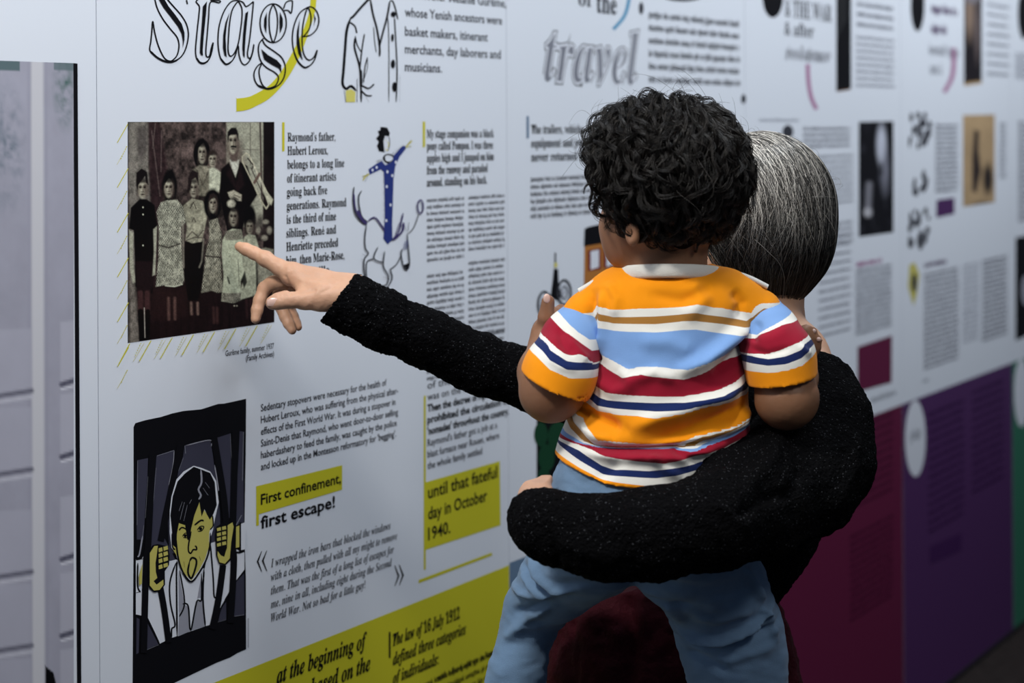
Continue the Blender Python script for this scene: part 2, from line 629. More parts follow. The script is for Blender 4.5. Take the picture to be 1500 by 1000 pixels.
class Paint:
    """a tonal picture painted as colours on a fine flat mesh; coordinates are columns/rows of the picture"""
    def __init__(self, quad, nx, ny, base):
        (self.x0, self.yl0), (self.x1, self.yr0), (_, self.yr1), (_, self.yl1) = quad
        self.nx, self.ny = nx, ny
        xs = np.linspace(self.x0, self.x1, nx)
        t = (xs - self.x0) / (self.x1 - self.x0)
        top = self.yl0 + (self.yr0 - self.yl0) * t; bot = self.yl1 + (self.yr1 - self.yl1) * t
        s = np.linspace(0, 1, ny)
        self.X = np.repeat(xs[:, None], ny, 1)
        self.Y = top[:, None] * (1 - s) + bot[:, None] * s
        self.C = np.zeros((nx, ny, 3)); self.C[:] = base
        self.ox, self.oy, self.sc = 0, 0, 1
        self.aa = (self.x1 - self.x0) / nx

    def frame(self, ox, oy, sc):
        self.ox, self.oy, self.sc = ox, oy, sc
        return self

    def _mix(self, a, col, tex=None):
        col = np.array(col)
        if tex is not None:
            col = col[None, None, :] * tex[..., None]
        self.C += (col - self.C) * a[..., None]

    def poly(self, pts, col, soft=1.0, op=1.0, tex=None, sm=0):
        if sm: pts = catmull(pts, sm, True)
        q = [(self.ox + x / self.sc, self.oy + y / self.sc) for x, y in pts]
        xs = [p[0] for p in q]; ys = [p[1] for p in q]
        m = soft + 1
        M = (self.X > min(xs) - m) & (self.X < max(xs) + m) & (self.Y > min(ys) - m) & (self.Y < max(ys) + m)
        X, Y = self.X[M], self.Y[M]
        ins = np.zeros(X.shape, bool)
        d = np.full(X.shape, 1e9)
        for i in range(len(q)):
            (ax, ay), (bx, by) = q[i], q[(i + 1) % len(q)]
            c = ((ay > Y) != (by > Y)) & (X < (bx - ax) * (Y - ay) / (by - ay + 1e-12) + ax)
            ins ^= c
            dx, dy = bx - ax, by - ay
            t = np.clip(((X - ax) * dx + (Y - ay) * dy) / (dx * dx + dy * dy + 1e-9), 0, 1)
            d = np.minimum(d, np.hypot(X - ax - t * dx, Y - ay - t * dy))
        sd = np.where(ins, d, -d)
        a = np.zeros(self.X.shape)
        a[M] = np.clip(sd / soft + 0.5, 0, 1) * op
        self._mix(a, col, tex)
        return self

    def ell(self, cx, cy, rx, ry, col, soft=1.0, op=1.0, tex=None):
        cx, cy, rx, ry = self.ox + cx / self.sc, self.oy + cy / self.sc, rx / self.sc, ry / self.sc
        k = np.sqrt(((self.X - cx) / rx) ** 2 + ((self.Y - cy) / ry) ** 2)
        self._mix(np.clip((1 - k) * min(rx, ry) / soft + 0.5, 0, 1) * op, col, tex)
        return self

    def line(self, pts, w, col, soft=1.0, op=1.0, sm=0):
        if sm: pts = catmull(pts, sm)
        q = [(self.ox + x / self.sc, self.oy + y / self.sc) for x, y in pts]
        d, t = seg_dist(self.X, self.Y, q)
        self._mix(np.clip((w / self.sc / 2 - d) / soft + 0.5, 0, 1) * op, col)
        return self

    def noise(self, sx, sy, seed=0, octs=3):
        V = np.stack([self.X.ravel() / sx, self.Y.ravel() / sy, np.full(self.X.size, seed * 3.3)], 1)
        return vnoise(V, 1.0, seed, octs).reshape(self.X.shape)

    def build(self, name, parent, m, lift=LIFT, label=None):
        x, y = self.X.ravel(), self.Y.ravel()
        u = (x - 750) * CR - (y - PY) * SR; v = (y - PY) * CR + (x - 750) * SR
        Y = C0 / (1660.0 - u)
        V = np.stack([u * Y / F + WNRM.x * lift, Y + WNRM.y * lift, H - v * Y / F], 1)
        i = np.arange(self.nx * self.ny).reshape(self.nx, self.ny)
        Q = np.stack([i[:-1, :-1], i[:-1, 1:], i[1:, 1:], i[1:, :-1]], -1).reshape(-1, 4)
        me = np_mesh(name, V, Q, [m], smooth=False)
        set_color(me, 'col', np.clip(self.C.reshape(-1, 3), 0, 1))
        return link(name, me, parent, label)


# ------------------------------------------------------------------ materials
WHITE = mat('panel_white', (0.70, 0.74, 0.81), 0.55, 0.25, 0.05, 900)
INK = mat('ink_black', (0.004, 0.004, 0.006), 0.6, 0.08)
INK2 = mat('ink_soft', (0.035, 0.037, 0.048), 0.6, 0.1)
GREY = mat('ink_grey', (0.20, 0.21, 0.25), 0.5, 0.25)
LGREY = mat('ink_pale_grey', (0.42, 0.44, 0.50), 0.5, 0.25)
YEL = mat('print_yellow', lin(198, 192, 40), 0.55, 0.25)
YELP = mat('print_pale_yellow', lin(206, 198, 105), 0.55, 0.25)
SKINP = mat('print_ochre', lin(190, 182, 96), 0.55, 0.25)
SLATE = mat('print_slate', lin(58, 58, 74), 0.5, 0.25)
MGREY = mat('print_mid_grey', lin(150, 152, 164), 0.5, 0.25)
PWHITE = mat('print_white', (0.70, 0.73, 0.80), 0.55, 0.25)
BLUE = mat('print_ink_blue', lin(38, 52, 120), 0.5, 0.25)
LBLUE = mat('print_teal', lin(90, 150, 185), 0.5, 0.25)
STEEL = mat('print_steel_blue', lin(100, 124, 150), 0.5, 0.25)
VIOL = mat('print_violet_ink', lin(60, 50, 100), 0.5, 0.25)
MAG = mat('print_maroon', lin(94, 18, 56), 0.5, 0.25)
MAGP = mat('print_pale_plum', lin(170, 120, 155), 0.5, 0.25)
PURP = mat('print_purple', lin(74, 38, 88), 0.5, 0.25)
PURPD = mat('print_dark_purple', lin(58, 18, 75), 0.5, 0.25)
MAGD = mat('print_dark_maroon', lin(80, 10, 50), 0.5, 0.25)
GREEN = mat('print_green', lin(48, 112, 88), 0.5, 0.25)
GREEND = mat('print_dark_green', lin(14, 60, 36), 0.5, 0.25)
BROWN = mat('print_brown', lin(170, 110, 50), 0.5, 0.25)
WINE = mat('print_wine', lin(110, 22, 32), 0.5, 0.25)
PAINT = attr_mat('painted_print', rough=0.55, spec=0.10)

# ------------------------------------------------------------------ the room
FLOORM = mat('carpet_dark', (0.022, 0.017, 0.016), 0.9, 0.1, 0.6, 400, 0.35, 30)
WALLM = mat('wall_paint', (0.10, 0.10, 0.11), 0.8, 0.2)
BLACKM = mat('black_trim', (0.006, 0.006, 0.007), 0.5, 0.3)


def box_mesh(name, lo, hi, m, frame='world'):
    (a, b, c), (d, e, f) = lo, hi
    pts = [(x, y, z) for x in (a, d) for y in (b, e) for z in (c, f)]
    if frame == 'wall':   # x along the wall, y out of the wall
        pts = [tuple(wall_pt(x, z, y)) for x, y, z in pts]
        Q = [(0, 1, 3, 2), (4, 6, 7, 5), (0, 4, 5, 1), (2, 3, 7, 6), (0, 2, 6, 4), (1, 5, 7, 3)]
        Q = [tuple(reversed(q)) for q in Q]
    else:
        Q = [(0, 1, 3, 2), (4, 6, 7, 5), (0, 4, 5, 1), (2, 3, 7, 6), (0, 2, 6, 4), (1, 5, 7, 3)]
    me = bpy.data.meshes.new(name)
    me.from_pydata(pts, [], Q)
    me.materials.append(m)
    me.update()
    return me


link('floor', box_mesh('floor', (-4.0, -1.5, -0.1), (8.0, 12.5, 0.0), FLOORM), kind='structure')
link('wall_left', box_mesh('wall_left', (-1.0, -0.12, 0.0), (11.0, -0.02, 2.95), WALLM, 'wall'), kind='structure')
link('base_strip_left', box_mesh('base_strip_left', (-1.0, 0.0006, 0.0), (11.0, 0.006, 0.014), BLACKM, 'wall'), kind='structure')  # thin black strip along the foot of the panels

# display panels hung edge to edge
SEAMS = [wall_sz(x, 180)[0] for x in (142, 758.5, 1094, 1316.5, 1480.5)]
W_ = (SEAMS[4] - SEAMS[0]) / 4
EDGE = [SEAMS[0] - W_] + [SEAMS[0] + W_ * i for i in range(6)]
PLAB = ['white display panel with the tall photograph of pale louvred doors, nearest on the left',
        'white display panel headed Stage with the family photograph and yellow lower band',
        'white display panel headed travel with the brown caravan drawing, behind the toddler',
        'white display panel with maroon lower band right of the grey-haired person',
        'white display panel with purple lower band and sepia photograph',
        'white display panel with green lower band at the far right edge']
panels = []
for i in range(6):
    c = wall_pt((EDGE[i] + EDGE[i + 1]) / 2, 0.012, 0)
    p = empty('display_panel', c, PLAB[i], 'panel', 'display panels hung edge to edge')
    g = 0.0011
    link('board', box_mesh('board', (EDGE[i] + g, -0.018, 0.012), (EDGE[i + 1] - g, 0.0, 2.7), WHITE, 'wall'), p)
    panels.append(p)
P1, P2, P3, P4, P5, P6 = panels


def band(i, za, zb, m):
    """lower colour band of a panel; za, zb = heights of its top edge left and right"""
    s0, s1 = EDGE[i] + 0.0012, EDGE[i + 1] - 0.0012
    me = bpy.data.meshes.new('colour_band')
    me.from_pydata([tuple(wall_pt(s0, 0.013, 0.0003)), tuple(wall_pt(s1, 0.013, 0.0003)), tuple(wall_pt(s1, zb, 0.0003)), tuple(wall_pt(s0, za, 0.0003))], [], [(0, 1, 2, 3)])
    me.materials.append(m)
    return link('colour_band', me, panels[i])


def zat(x, y): return wall_sz(x, y)[1]


band(1, zat(315, 1000), zat(757, 823), YEL)
band(2, zat(762, 818), zat(762, 818), STEEL)
for i_, m_ in ((3, MAG), (4, PURP), (5, GREEN)):
    band(i_, zat(1480, 532), zat(1480, 532), m_)

# ---- panel 1: tall photograph of louvred doors
pm = Paint([(-140, 84), (107.5, 92.5), (113, 1400), (-140, 1400)], 150, 420, lin(158, 158, 172))
n1 = pm.noise(30, 45, 3); n2 = pm.noise(9, 14, 5)
pm.C *= (1 + 0.10 * n1 + 0.03 * n2)[..., None]
pm.line([(54, 60), (57, 1400)], 18, lin(196, 196, 202), 5)
pm.line([(42, 60), (44, 1400)], 4, lin(150, 150, 165), 4, 0.6)
pm.line([(67, 60), (70, 1400)], 4, lin(150, 150, 165), 4, 0.6)
leaf = (pm.noise(10, 12, 9) * 0.5 + 0.5) ** 1.5
pm._mix(np.clip((leaf * 2.2 - 0.4), 0, 1) * np.clip(1 - np.hypot((pm.X - 96) / 22, (pm.Y - 125) / 75), 0, 1) * 1.6, lin(92, 112, 112))
pm._mix(np.clip((leaf * 2.2 - 0.4), 0, 1) * np.clip(1 - np.hypot((pm.X - 8) / 34, (pm.Y - 215) / 110), 0, 1) * 1.1, lin(104, 116, 128))
pm._mix(np.clip((pm.Y < 104) * (pm.X < 28) * 1.0, 0, 1), lin(90, 108, 112))
pm._mix(np.clip((pm.Y < 103) * (pm.X > 78) * 0.8, 0, 1), lin(90, 108, 112))
for y in (577, 692, 842, 950, 1060):
    pm.poly([(-140, y - 90), (46, y - 96), (47, y - 6), (-140, y + 22)], lin(174, 174, 188), 5, 0.55)
    pm.line([(-140, y + 24), (46, y - 5)], 6, lin(100, 100, 114), 5)
    pm.line([(-140, y + 33), (46, y + 4)], 4, lin(192, 192, 203), 5)
for y in (560, 666, 816, 928, 1040):
    pm.poly([(88, y - 88), (113, y - 92), (113, y - 6), (88, y)], lin(185, 185, 198), 4, 0.5)
    pm.line([(90, y + 3), (118, y - 6)], 7, lin(84, 84, 100), 4)
    pm.line([(90, y + 10), (118, y + 2)], 3, lin(205, 205, 215), 3)
pm.poly([(66, 975), (78, 985), (84, 1010), (88, 1100), (66, 1100)], lin(8, 8, 10), 2)
pm.build('door_photograph', P1, PAINT)
Print(0.0006).poly([(107, 92.5), (113, 93), (118.5, 1000), (121, 1400), (115, 1400), (112.5, 1000)], INK).build('picture_border', P1)

# ---- panel 2: heading "Stage"
st = Print(0.0004).frame(205, 0, 5.4545)
st.poly([(1363, -60), (1386, -62), (1410, -60), (1408, 0), (1395, 100), (1340, 280), (1260, 480), (1160, 650), (1040, 780), (920, 850), (845, 880), (770, 890), (769, 889), (769, 788), (770, 787), (840, 779), (900, 760), (1020, 690), (1120, 580), (1210, 430), (1290, 270), (1345, 120), (1362, 0)], YEL, smooth=5)
st.build('heading_arc', P2)
st = Print(0.0005).frame(205, 0, 5.4545)
LW = 11
S_ = [
    [(105, -60), (118, 0), (138, 70), (180, 150), (240, 230), (290, 290), (308, 340), (308, 390), (295, 440), (270, 472), (240, 488), (200, 470), (168, 420), (138, 345), (115, 255), (100, 170), (93, 250), (85, 330), (78, 405), (130, 452), (190, 484), (250, 492), (310, 468), (350, 420), (375, 350), (385, 270), (370, 195), (330, 125), (270, 55), (222, 0), (180, -60)],
    [(470, -10), (447, 14), (472, 50), (470, 110), (460, 200), (450, 300), (442, 400), (450, 465), (475, 495), (510, 502), (545, 480), (570, 420), (583, 340), (568, 385), (556, 440), (540, 456), (526, 440), (526, 380), (535, 280), (546, 150), (560, 20), (630, 22), (634, 6), (560, 0)],
    [(370, 0), (377, 34)],
    [(905, 12), (848, 52), (820, 18), (770, 3), (720, 20), (670, 90), (635, 190), (622, 290), (625, 390), (645, 472), (685, 510), (730, 490), (760, 440), (782, 365), (790, 440), (810, 500), (840, 517), (875, 482), (898, 420), (908, 355), (896, 420), (880, 462), (862, 458), (858, 415), (872, 330), (885, 220), (895, 120), (905, 12)],
    [(775, 16), (735, 80), (715, 180), (705, 300), (702, 400), (715, 445), (740, 440), (765, 400), (785, 340), (800, 250), (812, 150), (812, 70), (790, 20), (775, 16)],
    [(1062, 30), (1035, 100), (1030, 185), (1038, 270), (1062, 337), (1088, 270), (1097, 185), (1090, 100), (1062, 30)],
    [(1145, 70), (1165, 20), (1212, 5), (1215, 50), (1205, 105), (1182, 84), (1148, 84)],
    [(985, 305), (950, 350), (945, 420), (965, 490), (1010, 540), (1070, 575), (1102, 610), (1098, 652), (1070, 690), (1010, 706), (950, 690), (915, 640), (910, 580), (935, 530), (968, 508), (950, 560), (955, 620), (975, 675), (1005, 704)],
    [(975, 312), (1000, 360), (1070, 410), (1130, 460), (1158, 530), (1150, 610), (1115, 670), (1060, 705), (1010, 710)],
    [(1300, 293), (1360, 280), (1410, 230), (1427, 160), (1410, 92), (1370, 57), (1330, 62), (1270, 110), (1230, 200), (1215, 300), (1225, 400), (1255, 480), (1310, 535), (1360, 520), (1395, 470), (1413, 400), (1388, 455), (1350, 480), (1315, 450), (1296, 380), (1293, 290), (1303, 180), (1335, 66), (1360, 110), (1362, 180), (1345, 240), (1303, 291)],
]
for q in S_: st.stroke(q, LW, INK, 6, False)
st.ring(1062, 185, 105, 155, 11, INK)
st.stroke([(78, 405), (130, 455), (190, 488), (250, 496), (305, 474)], 14, INK, 6)
st.stroke([(1225, 405), (1255, 483), (1310, 538), (1358, 522)], 14, INK, 6)
st.stroke([(448, 460), (475, 498), (510, 505), (543, 484)], 14, INK, 6)
st.stroke([(640, 465), (685, 513), (728, 492)], 14, INK, 6)
st.stroke([(940, 680), (1010, 710), (1065, 702)], 14, INK, 6)
for q in [
    [(130, -60), (150, 0), (185, 60), (240, 130), (300, 210), (330, 270), (340, 330), (338, 385), (352, 320), (352, 260), (330, 190), (280, 120), (225, 50), (195, 0), (170, -60)],
    [(500, 50), (532, 10), (525, 100), (515, 200), (505, 300), (498, 400), (500, 445), (486, 440), (475, 420), (480, 330), (490, 200), (497, 100)],
    [(712, 100), (680, 180), (662, 280), (660, 380), (672, 440), (690, 457), (685, 400), (680, 300), (690, 200)],
    [(840, 105), (862, 88), (852, 180), (842, 280), (835, 380), (833, 462), (820, 440), (815, 380), (820, 280), (830, 180)],
    [(1010, 95), (990, 150), (988, 210), (1005, 268), (1010, 180)],
    [(1115, 95), (1138, 150), (1137, 210), (1116, 268), (1112, 180)],
    [(966, 392), (1020, 440), (1090, 480), (1125, 520), (1125, 585), (1108, 545), (1050, 515), (990, 475)],
    [(1275, 150), (1250, 250), (1248, 350), (1262, 430), (1297, 482), (1277, 380), (1265, 280), (1270, 200)],
    [(1385, 108), (1402, 150), (1384, 215), (1392, 160)]]:
    st.poly(q, INK)
st.build('heading_lettering', P2)

# ---- drawing of the shirt
d = Print(0.0004).frame(490, 0, 6.25)
d.poly([(100, 832), (150, 815), (190, 842), (187, 935), (105, 935)], YELP)
for q, w in [([(330, -20), (300, 5), (230, 80), (170, 150), (140, 170)], 22), ([(145, 165), (110, 280), (95, 450), (80, 650), (72, 765), (105, 812), (150, 788), (197, 832)], 24),
             ([(140, 205), (185, 240), (202, 305)], 14), ([(325, -10), (350, 130), (385, 260), (410, 420), (410, 518)], 18), ([(505, 8), (480, 150), (440, 300), (408, 430)], 17),
             ([(505, 10), (530, 12), (555, 80), (578, 180)], 13), ([(485, 150), (495, 400), (495, 935)], 8), ([(545, 150), (560, 400), (570, 650), (562, 935)], 12),
             ([(190, 330), (180, 430), (215, 560), (232, 650), (240, 800), (242, 935)], 17), ([(190, 340), (205, 410), (245, 480)], 9), ([(272, 308), (250, 440), (228, 640)], 12),
             ([(300, 522), (275, 620), (262, 760)], 10), ([(298, 525), (298, 620), (262, 740)], 5), ([(245, 780), (310, 808), (360, 768)], 14), ([(245, 830), (290, 872), (342, 875)], 12), ([(205, 720), (203, 935)], 12),
             ([(85, 830), (100, 935)], 9), ([(355, 245), (365, 380), (380, 480)], 6), ([(270, 860), (310, 935)], 5), ([(595, 680), (592, 930)], 3), ([(235, 640), (238, 700), (240, 800)], 24)]:
    d.stroke(q, w, INK, 5)
for e in ((535, 130, 24, 24), (527, 345, 12, 36), (532, 585, 19, 40), (545, 795, 20, 45)): d.ellipse(*e, INK)
d.build('shirt_drawing', P2)

# ---- intro text, top
t = Print(0.0004)
for s, x0, y0, x1 in (('His mother Mélanie Gurême,', 593, -4, 741), ('whose Yenish ancestors were', 593, 24, 735), ('basket makers, itinerant', 593, 52, 714), ('merchants, day laborers and', 593, 78, 733), ('musicians.', 593, 104, 647)):
    add_text(t, s, x0, y0, x1, 13.5, INK2, 'sans', 0.012)
t.build('intro_text', P2)
# ---- bold serif column
t = Print(0.0004)
L = ["Raymond's father,", 'Hubert Leroux,', 'belongs to a long line', 'of itinerant artists', 'going back five', 'generations. Raymond', 'is the third of nine', 'siblings. René and', 'Henriette preceded', 'him, then Marie-Rose,', 'and Camille.']
X1 = [491, 480, 504, 492, 479, 507, 492, 492, 495, 504, 484]
for i, s in enumerate(L): add_text(t, s, 421 - i * 0.25, 207 + i * 20.1, X1[i], 13, INK, 'serif', 0.004)
t.build('bold_text', P2)
Print().poly([(413, 179), (416.5, 179), (416.5, 221), (413, 222)], YEL).build('accent_bar', P2)
t = Print(0.0004)
for i, (s, x1) in enumerate((('My stage companion was a black', 723), ('pony called Pompon. I was three', 722), ('apples high and I jumped on him', 723), ('from the runway and paraded', 714), ('around, standing on his back.', 713))):
    add_text(t, s, 625, 202 + i * 17.8, x1, 12.5, INK, 'serif', 0.006)
t.build('bold_text', P2)
Print().poly([(619, 178), (622.5, 178), (622.5, 215), (619, 216)], YEL).build('accent_bar', P2)
t = Print(0.0004)
for i in range(10): t.words(625, 296 + i * 9.7, 680, 4.2, INK2, i)
for i in range(9): t.words(686, 292 + i * 9.4, 739, 4.2, INK2, 50 + i)
for i in range(9): t.words(625, 407 + i * 9.8, 680, 4.2, INK2, 80 + i)
for i in range(12): t.words(686, 388 + i * 9.6, 739, 4.2, INK2, 110 + i)
for i in range(6): t.words(625, 508 + i * 9.8, 739, 4.2, INK2, 150 + i)
t.build('small_text', P2)

# ---- rider drawing
d = Print(0.0004).frame(500, 175, 3.92)
d.poly([(225, 42), (262, 46), (278, 78), (272, 98), (250, 92), (240, 125), (246, 188), (215, 182), (203, 150), (214, 128), (198, 108), (216, 88), (208, 66), (222, 62)], INK)
d.poly([(250, 95), (272, 98), (274, 130), (268, 175), (255, 190), (246, 170), (243, 125)], PWHITE)
for q in ([(248, 120), (262, 118)], [(264, 125), (272, 150), (262, 158)], [(252, 168), (262, 178), (272, 165)]): d.stroke(q, 5, YELP, 3)
for q, w in (([(262, 104), (272, 112)], 4), ([(250, 106), (258, 110)], 4), ([(272, 98), (276, 140), (266, 182)], 4)): d.stroke(q, w, INK, 3)
d.ring(270, 222, 30, 22, 7, INK2)
for q in ([(245, 205), (250, 240), (275, 250)], [(300, 190), (290, 205)]): d.stroke(q, 8, INK, 3)
d.poly([(205, 250), (232, 238), (250, 262), (290, 243), (300, 205), (345, 155), (365, 150), (368, 168), (332, 215), (308, 270), (298, 340), (295, 450), (290, 600), (292, 690), (265, 716), (240, 684), (248, 560), (246, 400), (242, 300), (225, 285), (162, 316), (154, 285)], BLUE)
for q in ([(368, 160), (385, 140), (405, 120)], [(372, 162), (400, 150)], [(158, 312), (138, 325), (122, 350)], [(150, 318), (118, 325)]): d.stroke(q, 9, SKINP, 3)
for q in ([(370, 152), (398, 116)], [(385, 155), (398, 158)], [(150, 310), (120, 332)], [(150, 322), (135, 355)]): d.stroke(q, 4, INK, 3)
for e in ((262, 300), (258, 385), (280, 490), (290, 322), (200, 275), (255, 580), (310, 245), (176, 290)): d.ellipse(e[0], e[1], 6, 9, PWHITE, 10)
for i in range(16):
    y = 300 + i * 22
    d.stroke([(247, y), (236, y - 8 + (i % 3) * 6)], 4, VIOL, 0)
for i in range(7): d.stroke([(205 + i * 4, 245 - i), (198 + i * 5, 234 - i)], 4, INK, 0)
for i in range(7): d.stroke([(300 + i * 9, 195 - i * 7), (292 + i * 9, 186 - i * 7)], 4, INK, 0)
for q, w in (([(68, 385), (64, 470), (80, 550), (130, 600)], 7), ([(66, 420), (78, 520), (118, 585)], 9), ([(112, 408), (96, 440), (98, 500), (115, 560), (150, 590)], 7), ([(90, 520), (112, 570), (142, 600)], 16),
             ([(150, 580), (185, 562), (215, 592), (245, 640)], 9), ([(140, 600), (130, 680), (134, 740), (150, 768), (128, 800), (124, 860), (137, 925)], 7), ([(182, 800), (145, 812), (138, 860), (142, 925)], 6),
             ([(205, 730), (182, 798), (240, 822)], 7), ([(245, 755), (236, 840), (266, 900), (250, 950), (200, 948), (196, 935)], 7), ([(275, 860), (287, 910), (262, 960), (248, 985)], 7), ([(338, 780), (312, 830), (272, 862)], 6),
             ([(372, 655), (380, 740), (386, 830), (370, 862), (350, 835), (338, 772), (345, 740)], 7), ([(286, 692), (325, 640), (350, 535)], 9), ([(296, 690), (345, 640), (352, 590)], 12), ([(305, 660), (330, 590)], 9),
             ([(375, 658), (412, 618), (440, 540)], 5), ([(378, 640), (382, 590)], 6), ([(365, 640), (360, 615)], 5), ([(115, 770), (135, 785)], 6), ([(108, 800), (128, 806)], 5), ([(230, 760), (245, 775)], 5), ([(236, 900), (262, 915)], 5)):
    d.stroke(q, w, VIOL if w > 8 else INK2, 4)
for q in ([(352, 750), (360, 700)], [(362, 745), (372, 690)], [(370, 740), (376, 700)]): d.stroke(q, 9, BLUE, 0)
d.poly([(352, 835), (386, 820), (372, 864)], INK)
d.ring(448, 500, 16, 38, 8, VIOL)
d.ellipse(142, 935, 7, 9, INK)
d.build('rider_drawing', P2)

# ---- family photograph
fp = Paint([(187, 178.5), (401.5, 178.5), (401.5, 471.5), (190, 502)], 322, 480, lin(104, 92, 88))
f = fp.frame(180, 170, 5.556)
tn = fp.noise(16, 22, 2); tf = fp.noise(4, 5, 7); ts = fp.noise(4, 70, 4)
fp.C *= np.clip(0.75 + 0.95 * tn + 0.55 * tf, 0.25, 2.2)[..., None]
LT = np.array(lin(198, 200, 182)); MD = np.array(lin(140, 138, 126)); DK = np.array(lin(20, 17, 19)); BR = np.array(lin(50, 34, 36))
cur = 1 + 0.35 * ts + 0.2 * tf
f.poly([(40, 45), (215, 45), (205, 400), (230, 700), (240, 1400), (60, 1400)], lin(142, 138, 130), 3, 0.9, cur)
f.poly([(200, 45), (300, 45), (340, 300), (360, 420), (330, 700), (280, 1400), (230, 1400), (215, 500)], lin(66, 50, 52), 5, 0.95, cur)
f.poly([(110, 100), (190, 60), (200, 250), (150, 390), (118, 300)], lin(90, 84, 82), 6, 0.7)
for q in ([(232, 120), (300, 650)], [(312, 120), (308, 450)], [(262, 60), (240, 260)]): f.line(q, 7, lin(120, 108, 104), 2, 0.8)
f.poly([(842, 45), (1140, 45), (1140, 900), (842, 900)], lin(176, 176, 160), 3, 0.9, 1 + 0.25 * tn)
f.poly([(842, 200), (960, 200), (1000, 420), (842, 420)], lin(110, 96, 90), 10, 0.7)
f.line([(1035, 60), (1035, 400)], 8, lin(120, 116, 106), 1, 0.8); f.line([(970, 270), (1110, 275)], 8, lin(120, 116, 106), 1, 0.8)
f.line([(1115, 50), (1130, 700)], 14, lin(90, 78, 74), 1.5); f.line([(1138, 50), (1150, 640)], 7, lin(190, 188, 172), 1)
f.poly([(1140, 45), (1230, 45), (1230, 1700), (1140, 1700)], lin(38, 28, 30), 2, 1, 1 + 0.5 * tn)
f.poly([(30, 1380), (1230, 1240), (1230, 1800), (30, 1900)], lin(44, 30, 32), 14, 1, 1 + 0.45 * ts)
f.poly([(240, 1400), (520, 1400), (520, 1640), (230, 1660)], lin(62, 42, 42), 10, 0.5)
# pattern for the dresses
pat = np.sin(fp.X * 2.6 + 3.0 * tf) * np.sin(fp.Y * 1.25 + 2.5 * tn)
patA = 0.80 + 0.62 * np.clip(pat * 2.2, -1, 0.4) + 0.35 * tf


def face(cx, cy, rx, ry, tone=1.0, turn=0.0):
    f.ell(cx, cy, rx, ry, np.array(lin(176, 172, 156)) * tone, 2.0)
    f.ell(cx + rx * (0.75 - turn), cy + ry * 0.1, rx * 0.5, ry * 0.85, np.array(lin(96, 84, 78)) * tone, 3.5, 0.75)
    f.ell(cx - rx * 0.9, cy + ry * 0.3, rx * 0.35, ry * 0.7, np.array(lin(100, 88, 80)) * tone, 3, 0.5)
    f.ell(cx, cy - ry * 0.88, rx * 0.85, ry * 0.24, lin(34, 28, 30), 3, 0.8)
    for s in (-0.45, 0.42):
        f.ell(cx + rx * s, cy - ry * 0.22, rx * 0.34, ry * 0.17, lin(70, 58, 54), 2.2, 0.75)
        f.ell(cx + rx * s, cy - ry * 0.17, rx * 0.20, ry * 0.075, lin(14, 11, 12), 1.3, 0.95)
    f.line([(cx + rx * 0.04, cy - ry * 0.15), (cx + rx * 0.12, cy + ry * 0.28)], rx * 0.22, lin(96, 84, 76), 1.6, 0.7)
    f.ell(cx, cy + ry * 0.33, rx * 0.26, ry * 0.06, lin(40, 32, 32), 1.5, 0.7)
    f.ell(cx, cy + ry * 0.58, rx * 0.40, ry * 0.085, lin(52, 36, 36), 1.5, 0.85)
    f.ell(cx, cy + ry * 0.76, rx * 0.3, ry * 0.06, lin(110, 100, 90), 2, 0.5)


def legs(x0, x1, y0, y1, c=(120, 96, 90), w=22, op=0.8):
    f.line([(x0, y0), (x0 + 4, y1)], w, lin(*c), 3, op); f.line([(x1, y0), (x1 + 2, y1)], w, lin(*c), 3, op)


# grown-ups
f.ell(640, 310, 68, 128, DK, 2); f.poly([(560, 440), (620, 400), (720, 410), (780, 470), (790, 620), (700, 660), (590, 640), (545, 560)], lin(140, 136, 122), 3, 1, 1 + 0.5 * tf + 0.25 * tn)
face(642, 305, 33, 80); f.poly([(585, 250), (650, 180), (700, 250), (690, 300), (655, 215), (610, 260), (605, 360), (585, 350)], DK, 2)
f.line([(600, 440), (650, 560), (700, 440)], 8, lin(80, 72, 66), 2, 0.7)
f.poly([(700, 430), (740, 415), (795, 460), (800, 580), (740, 650), (700, 600)], lin(190, 192, 174), 3, 1, 1 + 0.2 * tf)
face(728, 358, 32, 58, 1.1); f.poly([(690, 340), (700, 285), (745, 275), (770, 320), (740, 305), (705, 320)], lin(66, 56, 52), 3)
f.poly([(800, 430), (860, 375), (915, 500), (950, 368), (1010, 405), (1060, 560), (1092, 640), (1040, 722), (1000, 790), (960, 1000), (860, 1000), (800, 720), (782, 640)], lin(24, 18, 20), 2, 1, 1 + 0.3 * tn)
f.poly([(838, 470), (880, 400), (915, 560), (955, 400), (985, 560), (930, 620)], lin(54, 38, 40), 4, 0.7)
f.poly([(866, 355), (945, 355), (935, 420), (915, 492), (885, 420)], lin(196, 196, 184), 2)
f.poly([(868, 290), (935, 290), (930, 370), (880, 370)], lin(110, 98, 92), 3)
face(894, 212, 39, 94, 1.05)
f.poly([(848, 190), (850, 130), (880, 95), (920, 95), (938, 150), (936, 195), (922, 150), (880, 152), (862, 165), (858, 210)], lin(30, 24, 26), 2)
f.line([(882, 249), (916, 249)], 15, DK, 1.2, 0.95)
f.poly([(850, 620), (900, 602), (965, 640), (962, 690), (930, 690), (880, 680), (860, 650)], lin(180, 176, 160), 2)
for q in ([(905, 640), (950, 660)], [(900, 660), (940, 680)]): f.line(q, 6, BR, 1, 0.7)
